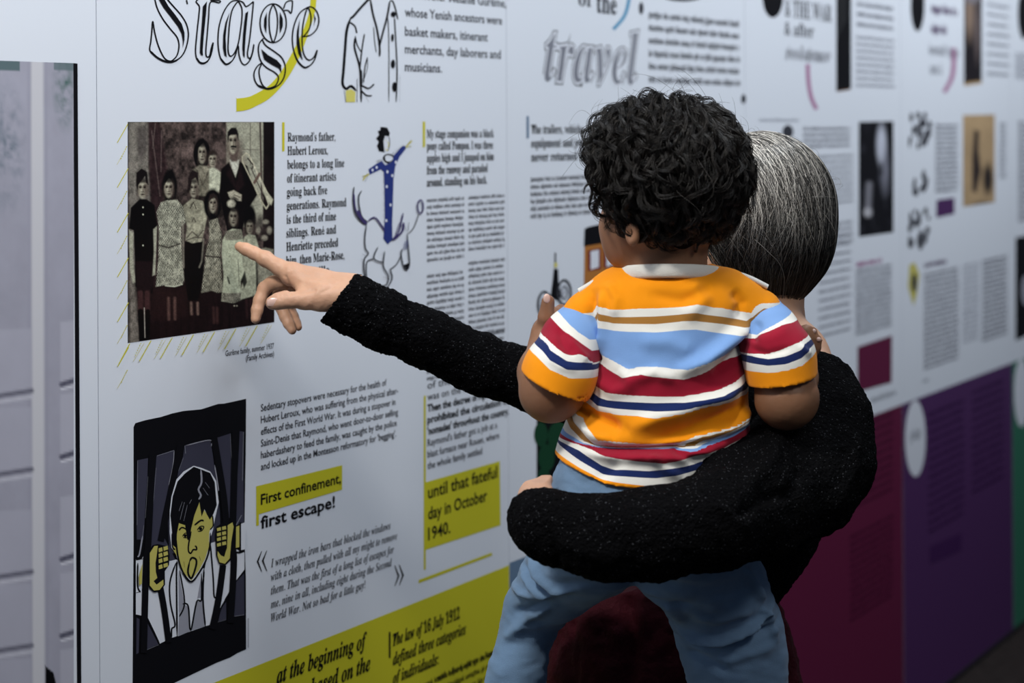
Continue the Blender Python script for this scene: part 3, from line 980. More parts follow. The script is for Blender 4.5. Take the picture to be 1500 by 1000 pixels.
# trombone
for q, w, c in (([(972, 372), (970, 330), (1000, 300), (1025, 318), (1185, 650)], 11, (196, 192, 172)), ([(972, 372), (1130, 700), (1165, 755), (1185, 720), (1170, 670)], 11, (190, 186, 166)), ([(1015, 345), (1060, 400), (1050, 430)], 10, (60, 50, 50)),
                ([(1040, 420), (1160, 690)], 7, (60, 48, 48)), ([(1060, 400), (1195, 700)], 5, (210, 206, 190)), ([(1070, 540), (1110, 470)], 22, (120, 100, 92))):
    f.line(q, w, lin(*c), 1.2, 0.95)
f.poly([(1130, 560), (1160, 600), (1222, 680), (1205, 725), (1180, 700), (1140, 620)], lin(198, 196, 176), 2)
# front row
f.poly([(135, 675), (190, 675), (255, 722), (278, 900), (248, 925), (250, 1180), (240, 1440), (100, 1445), (95, 1180), (85, 930), (48, 915), (62, 745)], lin(12, 10, 13), 2, 1)
f.poly([(100, 1180), (245, 1180), (255, 1330), (225, 1430), (110, 1440)], lin(44, 30, 34), 3, 1)
face(158, 592, 40, 76); f.poly([(105, 560), (108, 460), (150, 425), (195, 455), (206, 560), (185, 540), (178, 490), (125, 560), (118, 610)], lin(34, 26, 28), 2)
for y in (742, 800, 1052): f.ell(162, y, 6, 7, LT, 1)
f.poly([(48, 925), (84, 950), (80, 1160), (98, 1350), (80, 1360), (55, 1250)], lin(176, 176, 160), 2); f.poly([(245, 920), (276, 895), (268, 1120), (262, 1290), (238, 1300), (250, 1100)], lin(176, 176, 160), 2)
f.poly([(52, 1350), (98, 1400), (125, 1700), (135, 1850), (50, 1860)], lin(140, 134, 126), 6, 0.9, 1 + 0.3 * tf)
legs(140, 196, 1440, 1600, (92, 66, 66), 44); f.line([(142, 1590), (155, 1850)], 46, DK, 2); f.line([(200, 1590), (195, 1840)], 40, DK, 2); f.line([(172, 1560), (178, 1800)], 6, lin(190, 185, 175), 1.5)
f.ell(378, 575, 62, 135, DK, 3)
f.poly([(310, 700), (365, 682), (440, 680), (490, 740), (512, 860), (470, 900), (478, 1130), (498, 1330), (480, 1368), (420, 1384), (340, 1375), (265, 1388), (288, 1150), (290, 900), (272, 780)], lin(186, 186, 170), 2, 1, patA)
f.line([(290, 1050), (370, 1070), (460, 1040)], 12, lin(60, 52, 50), 1.5, 0.8)
f.line([(345, 1380), (420, 1386), (480, 1368)], 10, LT, 1.5)
face(371, 590, 37, 74, 1.1); f.poly([(335, 560), (345, 470), (400, 430), (425, 520), (405, 500), (370, 505)], DK, 2)
legs(368, 420, 1480, 1650); 
f.poly([(500, 1020), (655, 1020), (655, 1300), (610, 1500), (530, 1500), (495, 1300)], DK, 2)
f.poly([(488, 730), (560, 668), (650, 690), (690, 800), (640, 1020), (560, 1035), (508, 1010), (520, 900), (500, 800)], lin(170, 168, 150), 2, 1, 1 + 0.35 * tn + 0.3 * tf)
for q in ([(520, 990), (560, 940), (610, 980), (650, 930)], [(520, 1010), (580, 985), (640, 990)], [(560, 860), (575, 830), (590, 860)]): f.line(q, 9, BR, 1.5, 0.7)
f.line([(485, 850), (492, 1230)], 14, lin(150, 146, 134), 2, 0.8); f.line([(655, 1000), (640, 1180), (620, 1230)], 12, lin(150, 146, 134), 2, 0.8)
face(574, 592, 35, 70, 0.9); f.poly([(525, 620), (530, 500), (560, 435), (610, 460), (615, 560), (590, 500), (560, 520), (548, 600)], lin(50, 40, 40), 2)
f.line([(545, 750), (572, 700), (595, 755)], 6, BR, 1.2)
legs(553, 606, 1520, 1610, (150, 128, 118), 18)
f.ell(728, 720, 72, 128, DK, 3)
f.poly([(700, 850), (770, 830), (800, 960), (790, 1140), (812, 1430), (770, 1438), (720, 1420), (635, 1440), (660, 1250), (672, 1120), (700, 1000)], lin(176, 174, 158), 2, 1, patA * 0.95)
f.line([(672, 1138), (788, 1150)], 12, lin(50, 42, 42), 1.5, 0.8)
face(731, 716, 32, 70, 1.0); f.poly([(695, 700), (705, 640), (735, 625), (765, 660), (768, 700), (740, 655)], lin(60, 50, 48), 2)
legs(735, 765, 1560, 1680, (90, 66, 64), 20)
f.ell(900, 780, 50, 120, DK, 3); f.ell(1030, 840, 52, 120, DK, 3); f.ell(1120, 900, 60, 90, lin(70, 62, 60), 8, 0.8, 1 + 0.6 * tf)
for e in ((1160, 860, 24, 18), (1190, 930, 20, 30), (1150, 990, 26, 22), (1100, 930, 18, 26)): f.ell(*e, lin(168, 164, 150), 3, 0.8)
f.poly([(845, 940), (890, 915), (960, 925), (978, 1010), (972, 1150), (1000, 1320), (955, 1340), (962, 1490), (900, 1520), (800, 1505), (818, 1300), (802, 1120), (808, 1010)], lin(186, 190, 170), 2, 1, 1 + 0.06 * tf)
f.poly([(830, 940), (960, 920), (972, 1000), (900, 1010), (830, 1010)], lin(150, 146, 134), 2, 0.8, patA); f.poly([(805, 1440), (962, 1440), (958, 1500), (900, 1522), (802, 1505)], lin(150, 146, 134), 2, 0.9, patA)
f.line([(850, 1310), (865, 1360)], 12, DK, 1.5, 0.8); f.line([(935, 1170), (945, 1380)], 6, BR, 1.5, 0.6)
face(897, 826, 34, 70, 0.8); f.ell(880, 712, 34, 32, lin(190, 188, 172), 3, 0.9, 1 + 0.4 * tf)
face(1030, 905, 29, 56, 0.8)
f.poly([(985, 985), (1020, 960), (1075, 970), (1110, 1080), (1090, 1240), (1085, 1455), (960, 1492), (955, 1420), (985, 1300), (965, 1100)], lin(172, 174, 156), 2, 1, 1 + 0.2 * tf)
f.poly([(1090, 1090), (1160, 1070), (1225, 1085), (1225, 1300), (1160, 1390), (1095, 1380)], lin(150, 148, 134), 3, 1, 1 + 0.35 * tf)
f.poly([(960, 1330), (990, 1260), (1010, 1350), (985, 1400)], DK, 2, 0.9)
f.line([(1085, 1180), (1090, 1420)], 12, DK, 2, 0.8)
for x in (905, 925): f.ell(x, 1543, 7, 7, lin(170, 165, 150), 1)
legs(1005, 1040, 1500, 1640, (80, 56, 56), 18, 0.7)
f.line([(35, 45), (35, 1900)], 14, lin(20, 16, 18), 1.5, 0.9); f.line([(36, 46), (1230, 46)], 7, lin(60, 54, 50), 1, 0.8)
grain = fp.noise(1.6, 1.6, 33, 2)
fp.C *= np.clip(1 + 0.30 * grain + 0.18 * tf, 0.4, 1.6)[..., None]
fp.C = np.clip(fp.C, 0, 1) ** 1.32 * 1.12
fp.build('family_photograph', P2, PAINT)
# hatching round it
hd = Print(0.0003)
for i in range(6):
    y = 181 + i * 65.5
    hd.stroke([(187.5, y), (171.5, y + 28)], 1.1, YEL, 0, False)
    for k in range(6): hd.ellipse(185 - k * 1.6, y + 34 + k * 3.4, 0.7, 0.9, YEL, 6)
    hd.stroke([(186, y + 33), (171, y + 60)], 0.5, YELP, 0, False)
for i in range(7):
    x = 189 + i * 31; y = 503 - (x - 190) * 0.142
    hd.stroke([(x, y), (x - 16 - (1 if i else 0), y + 30)], 1.2, YEL, 0, False)
    for k in range(6): hd.ellipse(x + 16 - k * 1.6, y + 0 + k * 3.4, 0.7, 0.9, YEL, 6)
    hd.stroke([(x + 21, y - 1), (x + 5, y + 26)], 0.5, YELP, 0, False)
hd.build('hatching', P2)
t = Print(0.0004)
add_text(t, 'Gurême family, summer 1937', 330, 521.5, 401, 8.2, INK2, 'sans', 0.008)
add_text(t, '(Family Archives)', 360, 528.5, 401, 8.2, INK2, 'sans', 0.008)
t.build('caption', P2)

# ---- prisoner drawing
d = Print(0.0003, 0.000015)
A = lambda *pts: [(185 + x / 4.762, 580 + y / 4.762) for x, y in pts]
B = lambda *pts: [(185 + x / 4.546, 780 + y / 4.546) for x, y in pts]
d.poly(A((50, 215), (62, 188), (130, 168), (240, 145), (320, 120), (400, 103), (520, 92), (640, 54), (680, 52), (835, 18), (832, 400)) + B((785, 0), (795, 300), (797, 775), (740, 800), (690, 830), (600, 865), (400, 960), (310, 1003), (200, 1060), (40, 1140), (44, 600), (48, 60)), INK)
for q in (A((75, 447), (150, 432), (146, 560), (132, 760), (118, 1000), (72, 1000), (68, 700)), A((210, 414), (332, 376), (322, 480), (296, 620), (246, 850), (220, 1010), (160, 1010), (180, 700), (200, 540)),
          A((405, 345), (585, 305), (604, 420), (625, 600), (650, 800), (658, 1000), (560, 1050), (300, 1100), (290, 880), (312, 720), (350, 560), (395, 420)),
          A((632, 290), (725, 260), (732, 500), (722, 850), (692, 850), (678, 700), (655, 460)), A((790, 245), (815, 248), (818, 880), (758, 905), (766, 700), (780, 450)), B((150, 0), (235, 0), (330, 190), (290, 200), (150, 110))):
    d.poly(q, SLATE)
d.poly(B((62, 180), (100, 175), (150, 95), (240, 200), (330, 178), (520, 240), (556, 70), (590, 60), (700, 100), (785, 130), (785, 245), (720, 330), (655, 440), (600, 600), (530, 620), (300, 700), (222, 738), (135, 560), (62, 545)), PWHITE)
for q in (B((345, 250), (384, 462), (348, 545)), B((376, 474), (408, 492), (424, 655), (342, 690), (350, 545)), B((462, 462), (506, 445), (522, 622), (432, 652)), B((470, 440), (500, 270), (498, 430))): d.poly(q, MGREY)
for q in (B((720, 330), (782, 270), (785, 548), (716, 555)), B((600, 592), (620, 520), (662, 460), (664, 576)), B((66, 565), (86, 575), (80, 800), (64, 808)), B((138, 600), (208, 735), (212, 742), (126, 780))): d.poly(q, SLATE)
for q, w in ((B((335, 190), (332, 300), (336, 690)), 2.6), (B((352, 250), (386, 462), (350, 560)), 2.2), (B((372, 474), (410, 488), (426, 652), (466, 460), (498, 445), (498, 270)), 2.4), (B((515, 240), (508, 440), (524, 622)), 2.6),
             (B((328, 200), (288, 330), (292, 470), (322, 610), (300, 640), (300, 700)), 2.4), (B((556, 60), (576, 300), (582, 420), (600, 430)), 2.4), (B((664, 440), (625, 510), (602, 600)), 2.4), (B((724, 330), (786, 262)), 2.4),
             (B((62, 400), (90, 392)), 2.2), (B((132, 560), (180, 660), (218, 742)), 2.6), (B((62, 545), (132, 560)), 2.0), (B((62, 182), (110, 172)), 2.4), (B((700, 120), (745, 132), (785, 120)), 2.6), (B((74, 200), (72, 350), (92, 395)), 2.2)):
    d.stroke(q, w, INK, 5)
for q, w in ((A((148, 560), (130, 850)), 0.8), (A((76, 450), (72, 900)), 1.0), (A((212, 416), (330, 378)), 1.4), (A((330, 380), (322, 480), (292, 620)), 1.0), (A((205, 500), (165, 1000)), 0.8), (A((405, 345), (410, 400)), 1.6), (A((412, 344), (580, 306), (588, 350)), 1.3),
             (A((395, 430), (352, 545)), 0.8), (A((612, 480), (632, 600), (640, 660)), 1.6), (A((722, 262), (732, 480)), 0.9), (A((660, 480), (690, 760)), 0.8), (A((814, 250), (806, 590)), 1.5), (A((340, 570), (310, 700)), 1.8), (A((706, 790), (708, 840)), 3.0), (A((800, 830), (762, 900)), 2.0),
             (B((130, 780), (212, 745)), 1.0), (B((716, 556), (780, 546)), 1.3), (B((606, 594), (660, 578)), 1.0), (B((104, 20), (84, 140), (70, 160)), 2.2), (A((118, 900), (104, 1000)), 1.0)):
    d.stroke(q, w, MGREY, 4)
# bars
for q, w in ((A((178, 400)) + B((142, 60), (128, 200), (112, 800)), 9.5), (A((378, 320), (345, 480), (290, 750), (236, 1010)), 9.5), (B((222, 360), (250, 520), (278, 730)), 9), (A((606, 280), (640, 480), (675, 700), (694, 900)), 9.5),
             (B((640, 215), (610, 440), (568, 640)), 9.5), (A((755, 240), (750, 500), (738, 1000)) + B((712, 200), (690, 600)), 9.5)):
    d.stroke(q, w, INK, 5, False)
# head
d.poly(A((298, 800), (310, 700), (345, 580), (395, 525), (465, 485), (520, 500), (580, 525), (622, 590), (640, 740), (612, 860), (600, 930)) + B((548, 60), (530, 180), (470, 290), (425, 335), (360, 260), (322, 130), (296, 100), (284, 0)), PWHITE)
d.poly(A((318, 940), (360, 880), (440, 820), (500, 735), (575, 850), (597, 830), (600, 900), (580, 930)) + B((548, 0), (546, 90), (522, 170), (480, 250), (428, 318), (372, 262), (340, 170), (300, 100), (302, 20)), SKINP)
d.poly(A((302, 830), (318, 700), (352, 595), (402, 540), (465, 492), (520, 512), (580, 535), (612, 600), (626, 760), (602, 822), (578, 862), (560, 830), (540, 790), (520, 840), (505, 740), (470, 830), (446, 930), (440, 1010), (420, 1000), (405, 900), (362, 885), (348, 960), (345, 1060), (322, 1040), (312, 930)), INK)
d.stroke(A((515, 510), (520, 600), (498, 650), (515, 690), (500, 720)), 2.6, MGREY, 3)
for q in (A((545, 600), (575, 640)), A((530, 640), (565, 690)), A((400, 740), (370, 860)), A((420, 760), (395, 870)), A((450, 720), (435, 750)), A((385, 735), (362, 800))): d.stroke(q, 1.1, MGREY, 0)
for q, w in ((A((362, 935), (385, 915), (425, 935)), 2.2), (A((470, 900), (500, 875), (520, 865), (535, 870)), 2.6), (A((385, 978), (405, 955), (430, 965), (420, 985), (390, 985)), 1.4), (A((488, 935), (510, 908), (535, 910), (520, 938), (492, 942)), 1.5),
             (B((428, -10), (412, 60), (408, 118), (424, 136), (440, 112), (462, 112), (460, 92), (450, 88)), 2.2), (B((416, 190), (432, 166), (460, 180), (456, 230), (428, 302), (405, 262), (416, 190)), 2.8), (B((378, 190), (382, 230)), 1.0), (B((480, 155), (490, 185)), 1.2), (B((492, 235), (484, 255)), 1.6),
             (B((322, 0), (330, 100), (345, 190), (375, 268), (428, 325), (485, 256), (530, 170), (552, 80), (554, 0)), 2.6), (B((300, 0), (302, 90), (320, 112)), 2.0), (A((595, 830), (600, 900), (578, 930)), 1.8)):
    d.stroke(q, w, INK, 5)
d.ellipse(*A((405, 972))[0], 2.2, 2.2, INK, 10); d.ellipse(*A((512, 924))[0], 2.4, 2.4, INK, 10)
# hands on the bars
d.poly(B((140, 130), (170, 82), (205, 75), (270, 90), (282, 150), (278, 215), (250, 255), (252, 345), (222, 388), (180, 395), (148, 370), (138, 320)), INK)
d.poly(B((150, 135), (180, 88), (204, 86), (196, 150), (188, 200), (190, 260), (200, 300), (175, 322), (195, 345), (240, 312), (242, 345), (215, 380), (178, 384), (150, 350)), SKINP)
for y in (82, 118, 155, 195):
    d.poly(B((208, y + 22), (232, y + 14), (236, y + 40), (210, y + 48)), SKINP); d.poly(B((240, y + 12), (268, y + 4), (272, y + 28), (243, y + 38)), SKINP)
d.poly(B((592, -40), (640, -70), (700, -80), (716, -50), (700, 60), (690, 180), (655, 215), (610, 205), (592, 150), (586, 20)), INK)
d.poly(B((668, -50), (700, -70), (708, -40), (692, 60), (682, 170), (650, 206), (614, 196), (600, 150), (602, 122), (622, 150), (645, 160), (664, 100), (668, 0)), SKINP)
for y in (-52, -18, 14, 50):
    d.poly(B((596, y + 22), (622, y + 14), (624, y + 36), (598, y + 42)), SKINP); d.poly(B((630, y + 12), (656, y + 6), (658, y + 28), (632, y + 34)), SKINP)
d.poly(B((724, -40), (748, -50), (745, 95), (722, 100)), SKINP); d.stroke(B((752, -70), (752, 100), (748, 130)), 3.0, INK, 3, False); d.poly(B((757, -60), (782, -70), (782, 110), (757, 115)), PWHITE)
d.poly(B((76, 290), (100, 205), (96, 340), (78, 350)), SKINP)
d.build('prisoner_drawing', P2)
t = Print(0.0004)
t.poly([(362.5, 905), (364.2, 905), (364.2, 948), (362.5, 948)], LGREY)
t.build('credit_line', P2)

# ---- lower texts
t = Print(0.0004)
SL = -0.205
for i, (s, x1) in enumerate((('Sedentary stopovers were necessary for the health of', 566), ('Hubert Leroux, who was suffering from the physical after-', 583), ('effects of the First World War. It was during a stopover in', 579), ('Saint-Denis that Raymond, who went door-to-door selling', 583),
                             ('haberdashery to feed the family, was caught by the police', 581), ("and locked up in the Montesson reformatory for 'begging'.", 580))):
    add_text(t, s, 382, 602.5 + i * 17.2, x1, 10.5, INK2, 'sans', 0.012)
t.build('body_text', P2)
d = Print(0.0003)
d.poly([(375, 712), (501, 681), (501, 717), (379, 753), (379, 769), (375, 770)], YEL)
d.build('highlight_box', P2)
t = Print(0.0005)
add_text(t, 'First confinement,', 382, 739, 499, 15, INK, 'sans', 0.022)
add_text(t, 'first escape!', 382, 774, 490, 17.5, INK, 'sans', 0.022)
t.build('subheading_lettering', P2)
t = Print(0.0004)
for i, (s, x1) in enumerate((('I wrapped the iron bars that blocked the windows', 572), ('with a cloth, then pulled with all my might to remove', 582), ('them. That was the first of a long list of escapes for', 577), ('me, nine in all, including eight during the Second', 574), ('World War. Not so bad for a little guy!', 535))):
    add_text(t, s, 396.5, 831 + i * 20, x1, 12.5, INK2, 'ital', 0.0)
for (x, y, w_, h_) in ((376, 822, 7, 30), (383.5, 821, 7, 30)): t.stroke([(x + w_, y - h_ / 2), (x + 1, y), (x + w_, y + h_ / 2)], 2.6, INK, 0)
for (x, y) in ((578, 843), (584.5, 842)): t.stroke([(x, y - 15), (x + 5.5, y), (x, y + 15)], 2.6, INK, 0)
t.build('quotation', P2)
t = Print(0.0004)
for i, (s, x1, stl) in enumerate((('of the workers', 712, 0), ('was on the roads with a', 730, 0), ('Then the decree of April 1940', 738, 1), ('prohibited the circulation of', 745, 1), ("'nomades' throughout the country.", 745, 1), ("Raymond's father got a job at a", 728, 0), ('blast furnace near Rouen, where', 731, 0), ('the whole family settled', 706, 0))):
    add_text(t, s, 626, 569.5 + i * 16.8, x1, 10.5, INK2 if not stl else INK, 'sans', 0.03 if stl else 0.008)
t.build('body_text', P2)
d = Print(0.0003)
d.poly([(620.5, 580), (623.5, 579), (623.5, 706), (732, 675), (733, 769), (623.5, 805), (623.5, 834), (620.5, 834)], YEL)
d.poly([(613, 849), (720, 809), (721, 813), (613, 854)], YEL)
d.build('highlight_box', P2)
t = Print(0.0005)
for s, y, x1 in (('until that fateful', 730, 728), ('day in October', 761, 713), ('1940.', 791, 659)): add_text(t, s, 627, y, x1, 18, INK, 'sans', 0.02)
t.build('subheading_lettering', P2)
t = Print(0.0008)
add_text(t, 'at the beginning of', 405, 1001, 537, 24, INK, 'ital', 0.012)
add_text(t, 'based on the', 455, 1018, 542, 24, INK, 'ital', 0.012)
t.build('large_quotation', P2)
t = Print(0.0008)
for i, (s, x1) in enumerate((('The law of 16 July 1912', 673), ('defined three categories', 682), ('of individuals:', 642))): add_text(t, s, 575, 946 + i * 28, x1, 18, INK, 'ital', 0.012)
for i in range(4): t.words(575, 1028 + i * 17, 735, 6.5, INK, 200 + i)
add_text(t, 'with a fixed address in France', 640, 996, 729, 9, INK, 'sans', 0.01)
t.build('law_text', P2)
Print(0.0008).rect(569, 925, 571.5, 963, INK).build('accent_bar', P2)

# ---- panel 3
t = Print(0.0004)
for off, m_, of in ((0.034, INK2, 0), (0.020, PWHITE, 0), (-0.010, GREY, 0)):
    add_text(t, 'travel', 797, 119, 935, 84, m_, 'ital', off)
add_text(t, 'of', 847, 8, 868, 26, INK2, 'serif', 0.0)
add_text(t, 'the', 874, 18, 903, 30, INK2, 'serif', 0.01)
t.build('heading_lettering', P3)
d = Print()
d.stroke([(924, -30), (921, 0), (914, 24), (898, 43)], 5, LBLUE, 6, False)
d.build('heading_arc', P3)
t = Print(0.0004)
for i in range(6): t.words(950, 26 + i * 18.9, 1084, 7.6, INK2, 300 + i, 0.6)
t.ellipse(1000, -10, 34, 12, INK2)
t.ellipse(939, 12, 3.4, 9, INK2); t.ellipse(1089, 145, 3.5, 7, INK2)
t.build('intro_text', P3)
t = Print(0.0004)
for i, (s, x1) in enumerate((('The trailers, vehicles, tents,', 878), ('equipment and jewels were', 884), ('never returned to their', 880))): add_text(t, s, 778, 195.5 + i * 20.4, x1, 13, INK, 'serif', 0.01)
for i in range(6): t.words(777, 266 + i * 10.8, 874, 5.4, INK2, 320 + i)
t.build('body_text', P3)
Print().poly([(771, 170), (774.5, 170), (774.5, 202), (771, 203)], STEEL).build('accent_bar', P3)
d = Print(0.0003, 0.00003)
d.poly([(856, 358), (1000, 330), (1000, 470), (854, 500)], BROWN)
d.poly([(856, 335), (862, 332), (1000, 302), (1000, 336), (855, 361)], INK)
for x in (861, 884, 907):
    k = (x - 861) * 0.19
    d.poly([(x, 367 - k), (x + 19, 363 - k), (x + 19, 394 - k), (x, 397 - k)], WINE); d.poly([(x + 4, 368 - k), (x + 16, 365.5 - k), (x + 16, 391 - k), (x + 4, 395 - k)], PWHITE)
d.poly([(786, 606), (980, 570), (980, 760), (786, 790)], INK)
for q in ((792, 636, 10, 18), (800, 670, 12, 20), (796, 700, 9, 16), (820, 640, 18, 24), (850, 680, 22, 26)): d.ellipse(*q, GREEND)
d.stroke([(813, 370), (813, 386)], 6, INK, 0); d.ellipse(813.5, 388, 2.5, 4, YELP)
d.poly([(811, 393), (817, 394), (818, 420), (824, 432), (816, 440), (806, 434), (809, 412)], INK)
for cx, cy, rx, ry in ((797, 446, 9.5, 19), (826, 428, 9.5, 18)):
    d.ring(cx, cy, rx, ry, 3, INK2); d.ring(cx, cy, rx * 0.5, ry * 0.5, 2, GREY)
    for a in range(6): d.stroke([(cx, cy), (cx + rx * math.cos(a), cy + ry * math.sin(a))], 1, GREY, 0)
d.poly([(781, 474), (797, 464), (797, 470), (783, 480)], GREY)
d.build('caravan_drawing', P3)

# ---- panel 4
d = Print(0.0003, 0.00003)
d.ellipse(1132, -4, 15, 30, INK)
d.build('round_emblem', P4)
d = Print()
d.stroke([(1183, 94), (1184, 118), (1188, 142), (1196, 160)], 6, MAGP, 5, False)
d.build('heading_arc', P4)
d = Print(0.0003, 0.00003)
d.poly([(1225, -20), (1246.5, -20), (1246.5, 130), (1225, 134)], INK)
d.poly([(1225, -20), (1240, -20), (1240, 30), (1225, 60)], BLACKM)
d.stroke([(1225, 134), (1246, 131)], 2, BROWN, 0)
d.build('tall_photograph', P4)
t = Print(0.0004)
add_text(t, '& THE WAR', 1150, 24, 1218, 26, INK2, 'serif', 0.0)
add_text(t, '& after', 1149, 51, 1192, 20, INK2, 'serif', 0.0)
for off, m_ in ((0.05, GREY), (0.02, PWHITE), (-0.015, INK2)): add_text(t, 'resistance', 1151, 86, 1216, 20, m_, 'ital', off)
t.build('heading_lettering', P4)
t = Print(0.0004)
for i in range(3): t.words(1255, 8 + i * 15, 1309, 5, GREY, 400 + i, 0.7)
for i in range(8): t.words(1254, 56 + i * 10, 1310, 3.6, GREY, 410 + i)
for i in range(4): t.words(1176, 191 + i * 8.5, 1246, 4, GREY, 420 + i, 0.7)
for i in range(9): t.words(1186, 232 + i * 8.7, 1250, 3.6, GREY, 430 + i)
t.words(1112, 178, 1170, 4, LGREY, 440)
for i in range(12): t.words(1199, 352 + i * 13, 1246, 4, GREY, 450 + i)
for i in range(13): t.words(1253, 400 + i * 7.6, 1306, 3.8, GREY, 470 + i, 0.7)
for i in range(4): t.words(1221, 330 + i * 9, 1250, 3.8, GREY, 490 + i)
t.words(1254, 391, 1292, 6, MAGP, 500, 0.9)
t.words(1276, 590, 1312, 6, GREY, 501)
t.ellipse(1154, 193, 8, 10, INK2)
t.build('body_text', P4)
dp = Paint([(1258, 178.5), (1308.5, 177.5), (1308, 340), (1259, 347)], 50, 160, lin(16, 15, 20))
dp._mix(np.clip(dp.noise(8, 20, 6) * 0.5 - 0.1, 0, 1), lin(90, 90, 104))
dp.ell(1291, 212, 7, 28, lin(190, 194, 208), 5); dp.ell(1296, 250, 5, 26, lin(140, 142, 156), 8, 0.8); dp.line([(1273, 270), (1271, 310)], 8, lin(150, 150, 160), 6, 0.7); dp.ell(1271, 311, 6, 7, lin(190, 190, 196), 4, 0.8)
dp.line([(1291, 240), (1292, 255)], 3, lin(12, 12, 14), 3)
dp.build('dark_photograph', P4, PAINT)
d = Print(0.0003)
d.poly([(1256, 508), (1306.5, 491), (1306, 560), (1256, 574)], MAG)
d.build('maroon_box', P4)
t = Print(0.0008)
for i in range(10): t.words(1225, 640 + i * 13, 1308, 5, MAGD, 520 + i, 0.7)
for i in range(12): t.words(1245, 790 + i * 11, 1308, 5, MAGD, 540 + i, 0.7)
t.build('band_text', P4)

# ---- panel 5
d = Print(0.0003, 0.00003)
d.ellipse(1344, 8, 10, 38, INK)
d.build('round_emblem', P5)
d = Print()
d.stroke([(1396, 70), (1397, 92), (1394, 114), (1383, 135)], 6.5, MAGP, 5, False)
d.build('heading_arc', P5)
d = Print(0.0003, 0.00003)
for (cx, cy, n, sx, sy) in ((1347, 196, 26, 15, 30), (1345, 270, 12, 15, 14), (1346, 334, 26, 15, 25)):
    r = random.Random(int(cy))
    for _ in range(n):
        d.ellipse(cx + r.uniform(-sx, sx), cy + r.uniform(-sy, sy), r.uniform(1.5, 3.6), r.uniform(3.5, 9), INK2, 8)
    o_ = d.build('flourish', P5); o_['kind'] = 'stuff'; d = Print(0.0003, 0.00003)
d.poly([(1332, 388), (1340, 384), (1347, 402), (1343, 430), (1338, 448), (1330, 420)], SKINP); d.ellipse(1339, 414, 4, 14, INK2, 10)
d.build('ornament', P5)
Print().rect(1371.5, 293, 1398, 319, PURP, 289, 313).build('purple_box', P5)
t = Print(0.0004)
t.words(1364, 18, 1404, 10, PURP, 600, 0.8); t.words(1364, 48, 1388, 10, PURP, 601, 0.8)
t.words(1361, 80, 1405, 12, GREY, 602, 0.5); t.words(1362, 108, 1380, 12, GREY, 603, 0.5)
for i in range(8): t.words(1446, 8 + i * 14.5, 1478, 4, GREY, 610 + i)
for i in range(14): t.words(1370, 186 + i * 7.4, 1403, 3.8, GREY, 630 + i, 0.7)
for i in range(12): t.words(1464, 184 + i * 7, 1474, 3.6, GREY, 650 + i)
t.words(1354, 392, 1388, 6, PURP, 660, 0.8)
for i in range(19): t.words(1353, 405 + i * 7.6, 1404, 3.8, GREY, 670 + i, 0.7)
for i in range(16): t.words(1410, 392 + i * 7.4, 1434, 3.6, LGREY, 700 + i)
for i in range(17): t.words(1439, 385 + i * 7.2, 1475, 3.8, GREY, 720 + i, 0.7)
for i in range(5): t.words(1352, 560 - 180 * 0, 1360, 3, LGREY, 740 + i)
t.build('body_text', P5)
dp = Paint([(1410.5, 168.5), (1457, 167.5), (1456, 296), (1411, 303)], 46, 130, lin(172, 146, 112))
dp.C *= (1 + 0.18 * dp.noise(10, 20, 3))[..., None]
dp.poly([(1427, 190), (1434, 192), (1433, 220), (1437, 250), (1430, 282), (1424, 280), (1424, 230)], lin(44, 36, 36), 4); dp.ell(1447, 262, 7, 22, lin(40, 34, 34), 5); dp.ell(1440, 300, 14, 6, lin(90, 76, 62), 5, 0.7)
dp.build('sepia_photograph', P5, PAINT)
dp = Paint([(1412, -30), (1438, -30), (1436, 122), (1413, 126)], 30, 130, lin(30, 26, 30))
dp.ell(1420, 20, 6, 34, lin(150, 128, 112), 6, 0.8); dp.ell(1431, 40, 4, 40, lin(120, 106, 104), 5, 0.7); dp.ell(1424, -8, 12, 14, lin(120, 116, 122), 6); dp.line([(1411, 124), (1438, 121)], 5, lin(180, 150, 110), 3)
dp.build('tall_photograph', P5, PAINT)
t = Print(0.0008, 0.00003)
t.ellipse(1340.5, 642, 15, 56, PWHITE)
t.words(1333, 646, 1350, 12, GREY, 800, 0.6)
for i in range(14): t.words(1360, 610 + i * 13.2, 1412, 5, PURPD, 810 + i, 0.7)
for i in range(12): t.words(1424, 578 + i * 13.2, 1470, 5, PURPD, 830 + i, 0.7)
t.rect(1362, 800, 1408, 826, PURPD, 780, 806)
t.build('band_text', P5)

# ---- panel 6
d = Print(0.0003, 0.00003)
d.ellipse(1500, 20, 9, 38, INK)
d.build('round_emblem', P6)
d = Print(0.0003, 0.00003)
d.poly([(1487.5, 348), (1530, 340), (1530, 480), (1487.5, 499)], INK)
d.ellipse(1502, 425, 6, 22, MGREY)
d.build('dark_photograph', P6)
Print(0.0008).ellipse(1496, 575, 11, 50, PWHITE).build('round_emblem', P6)
t = Print(0.0004)
for i in range(20): t.words(1491, 182 + i * 7.5, 1530, 3.8, GREY, 900 + i, 0.7)
for i in range(8): t.words(1487, 80 + i * 5, 1530, 3, LGREY, 930 + i, 0.7)
t.build('body_text', P6)

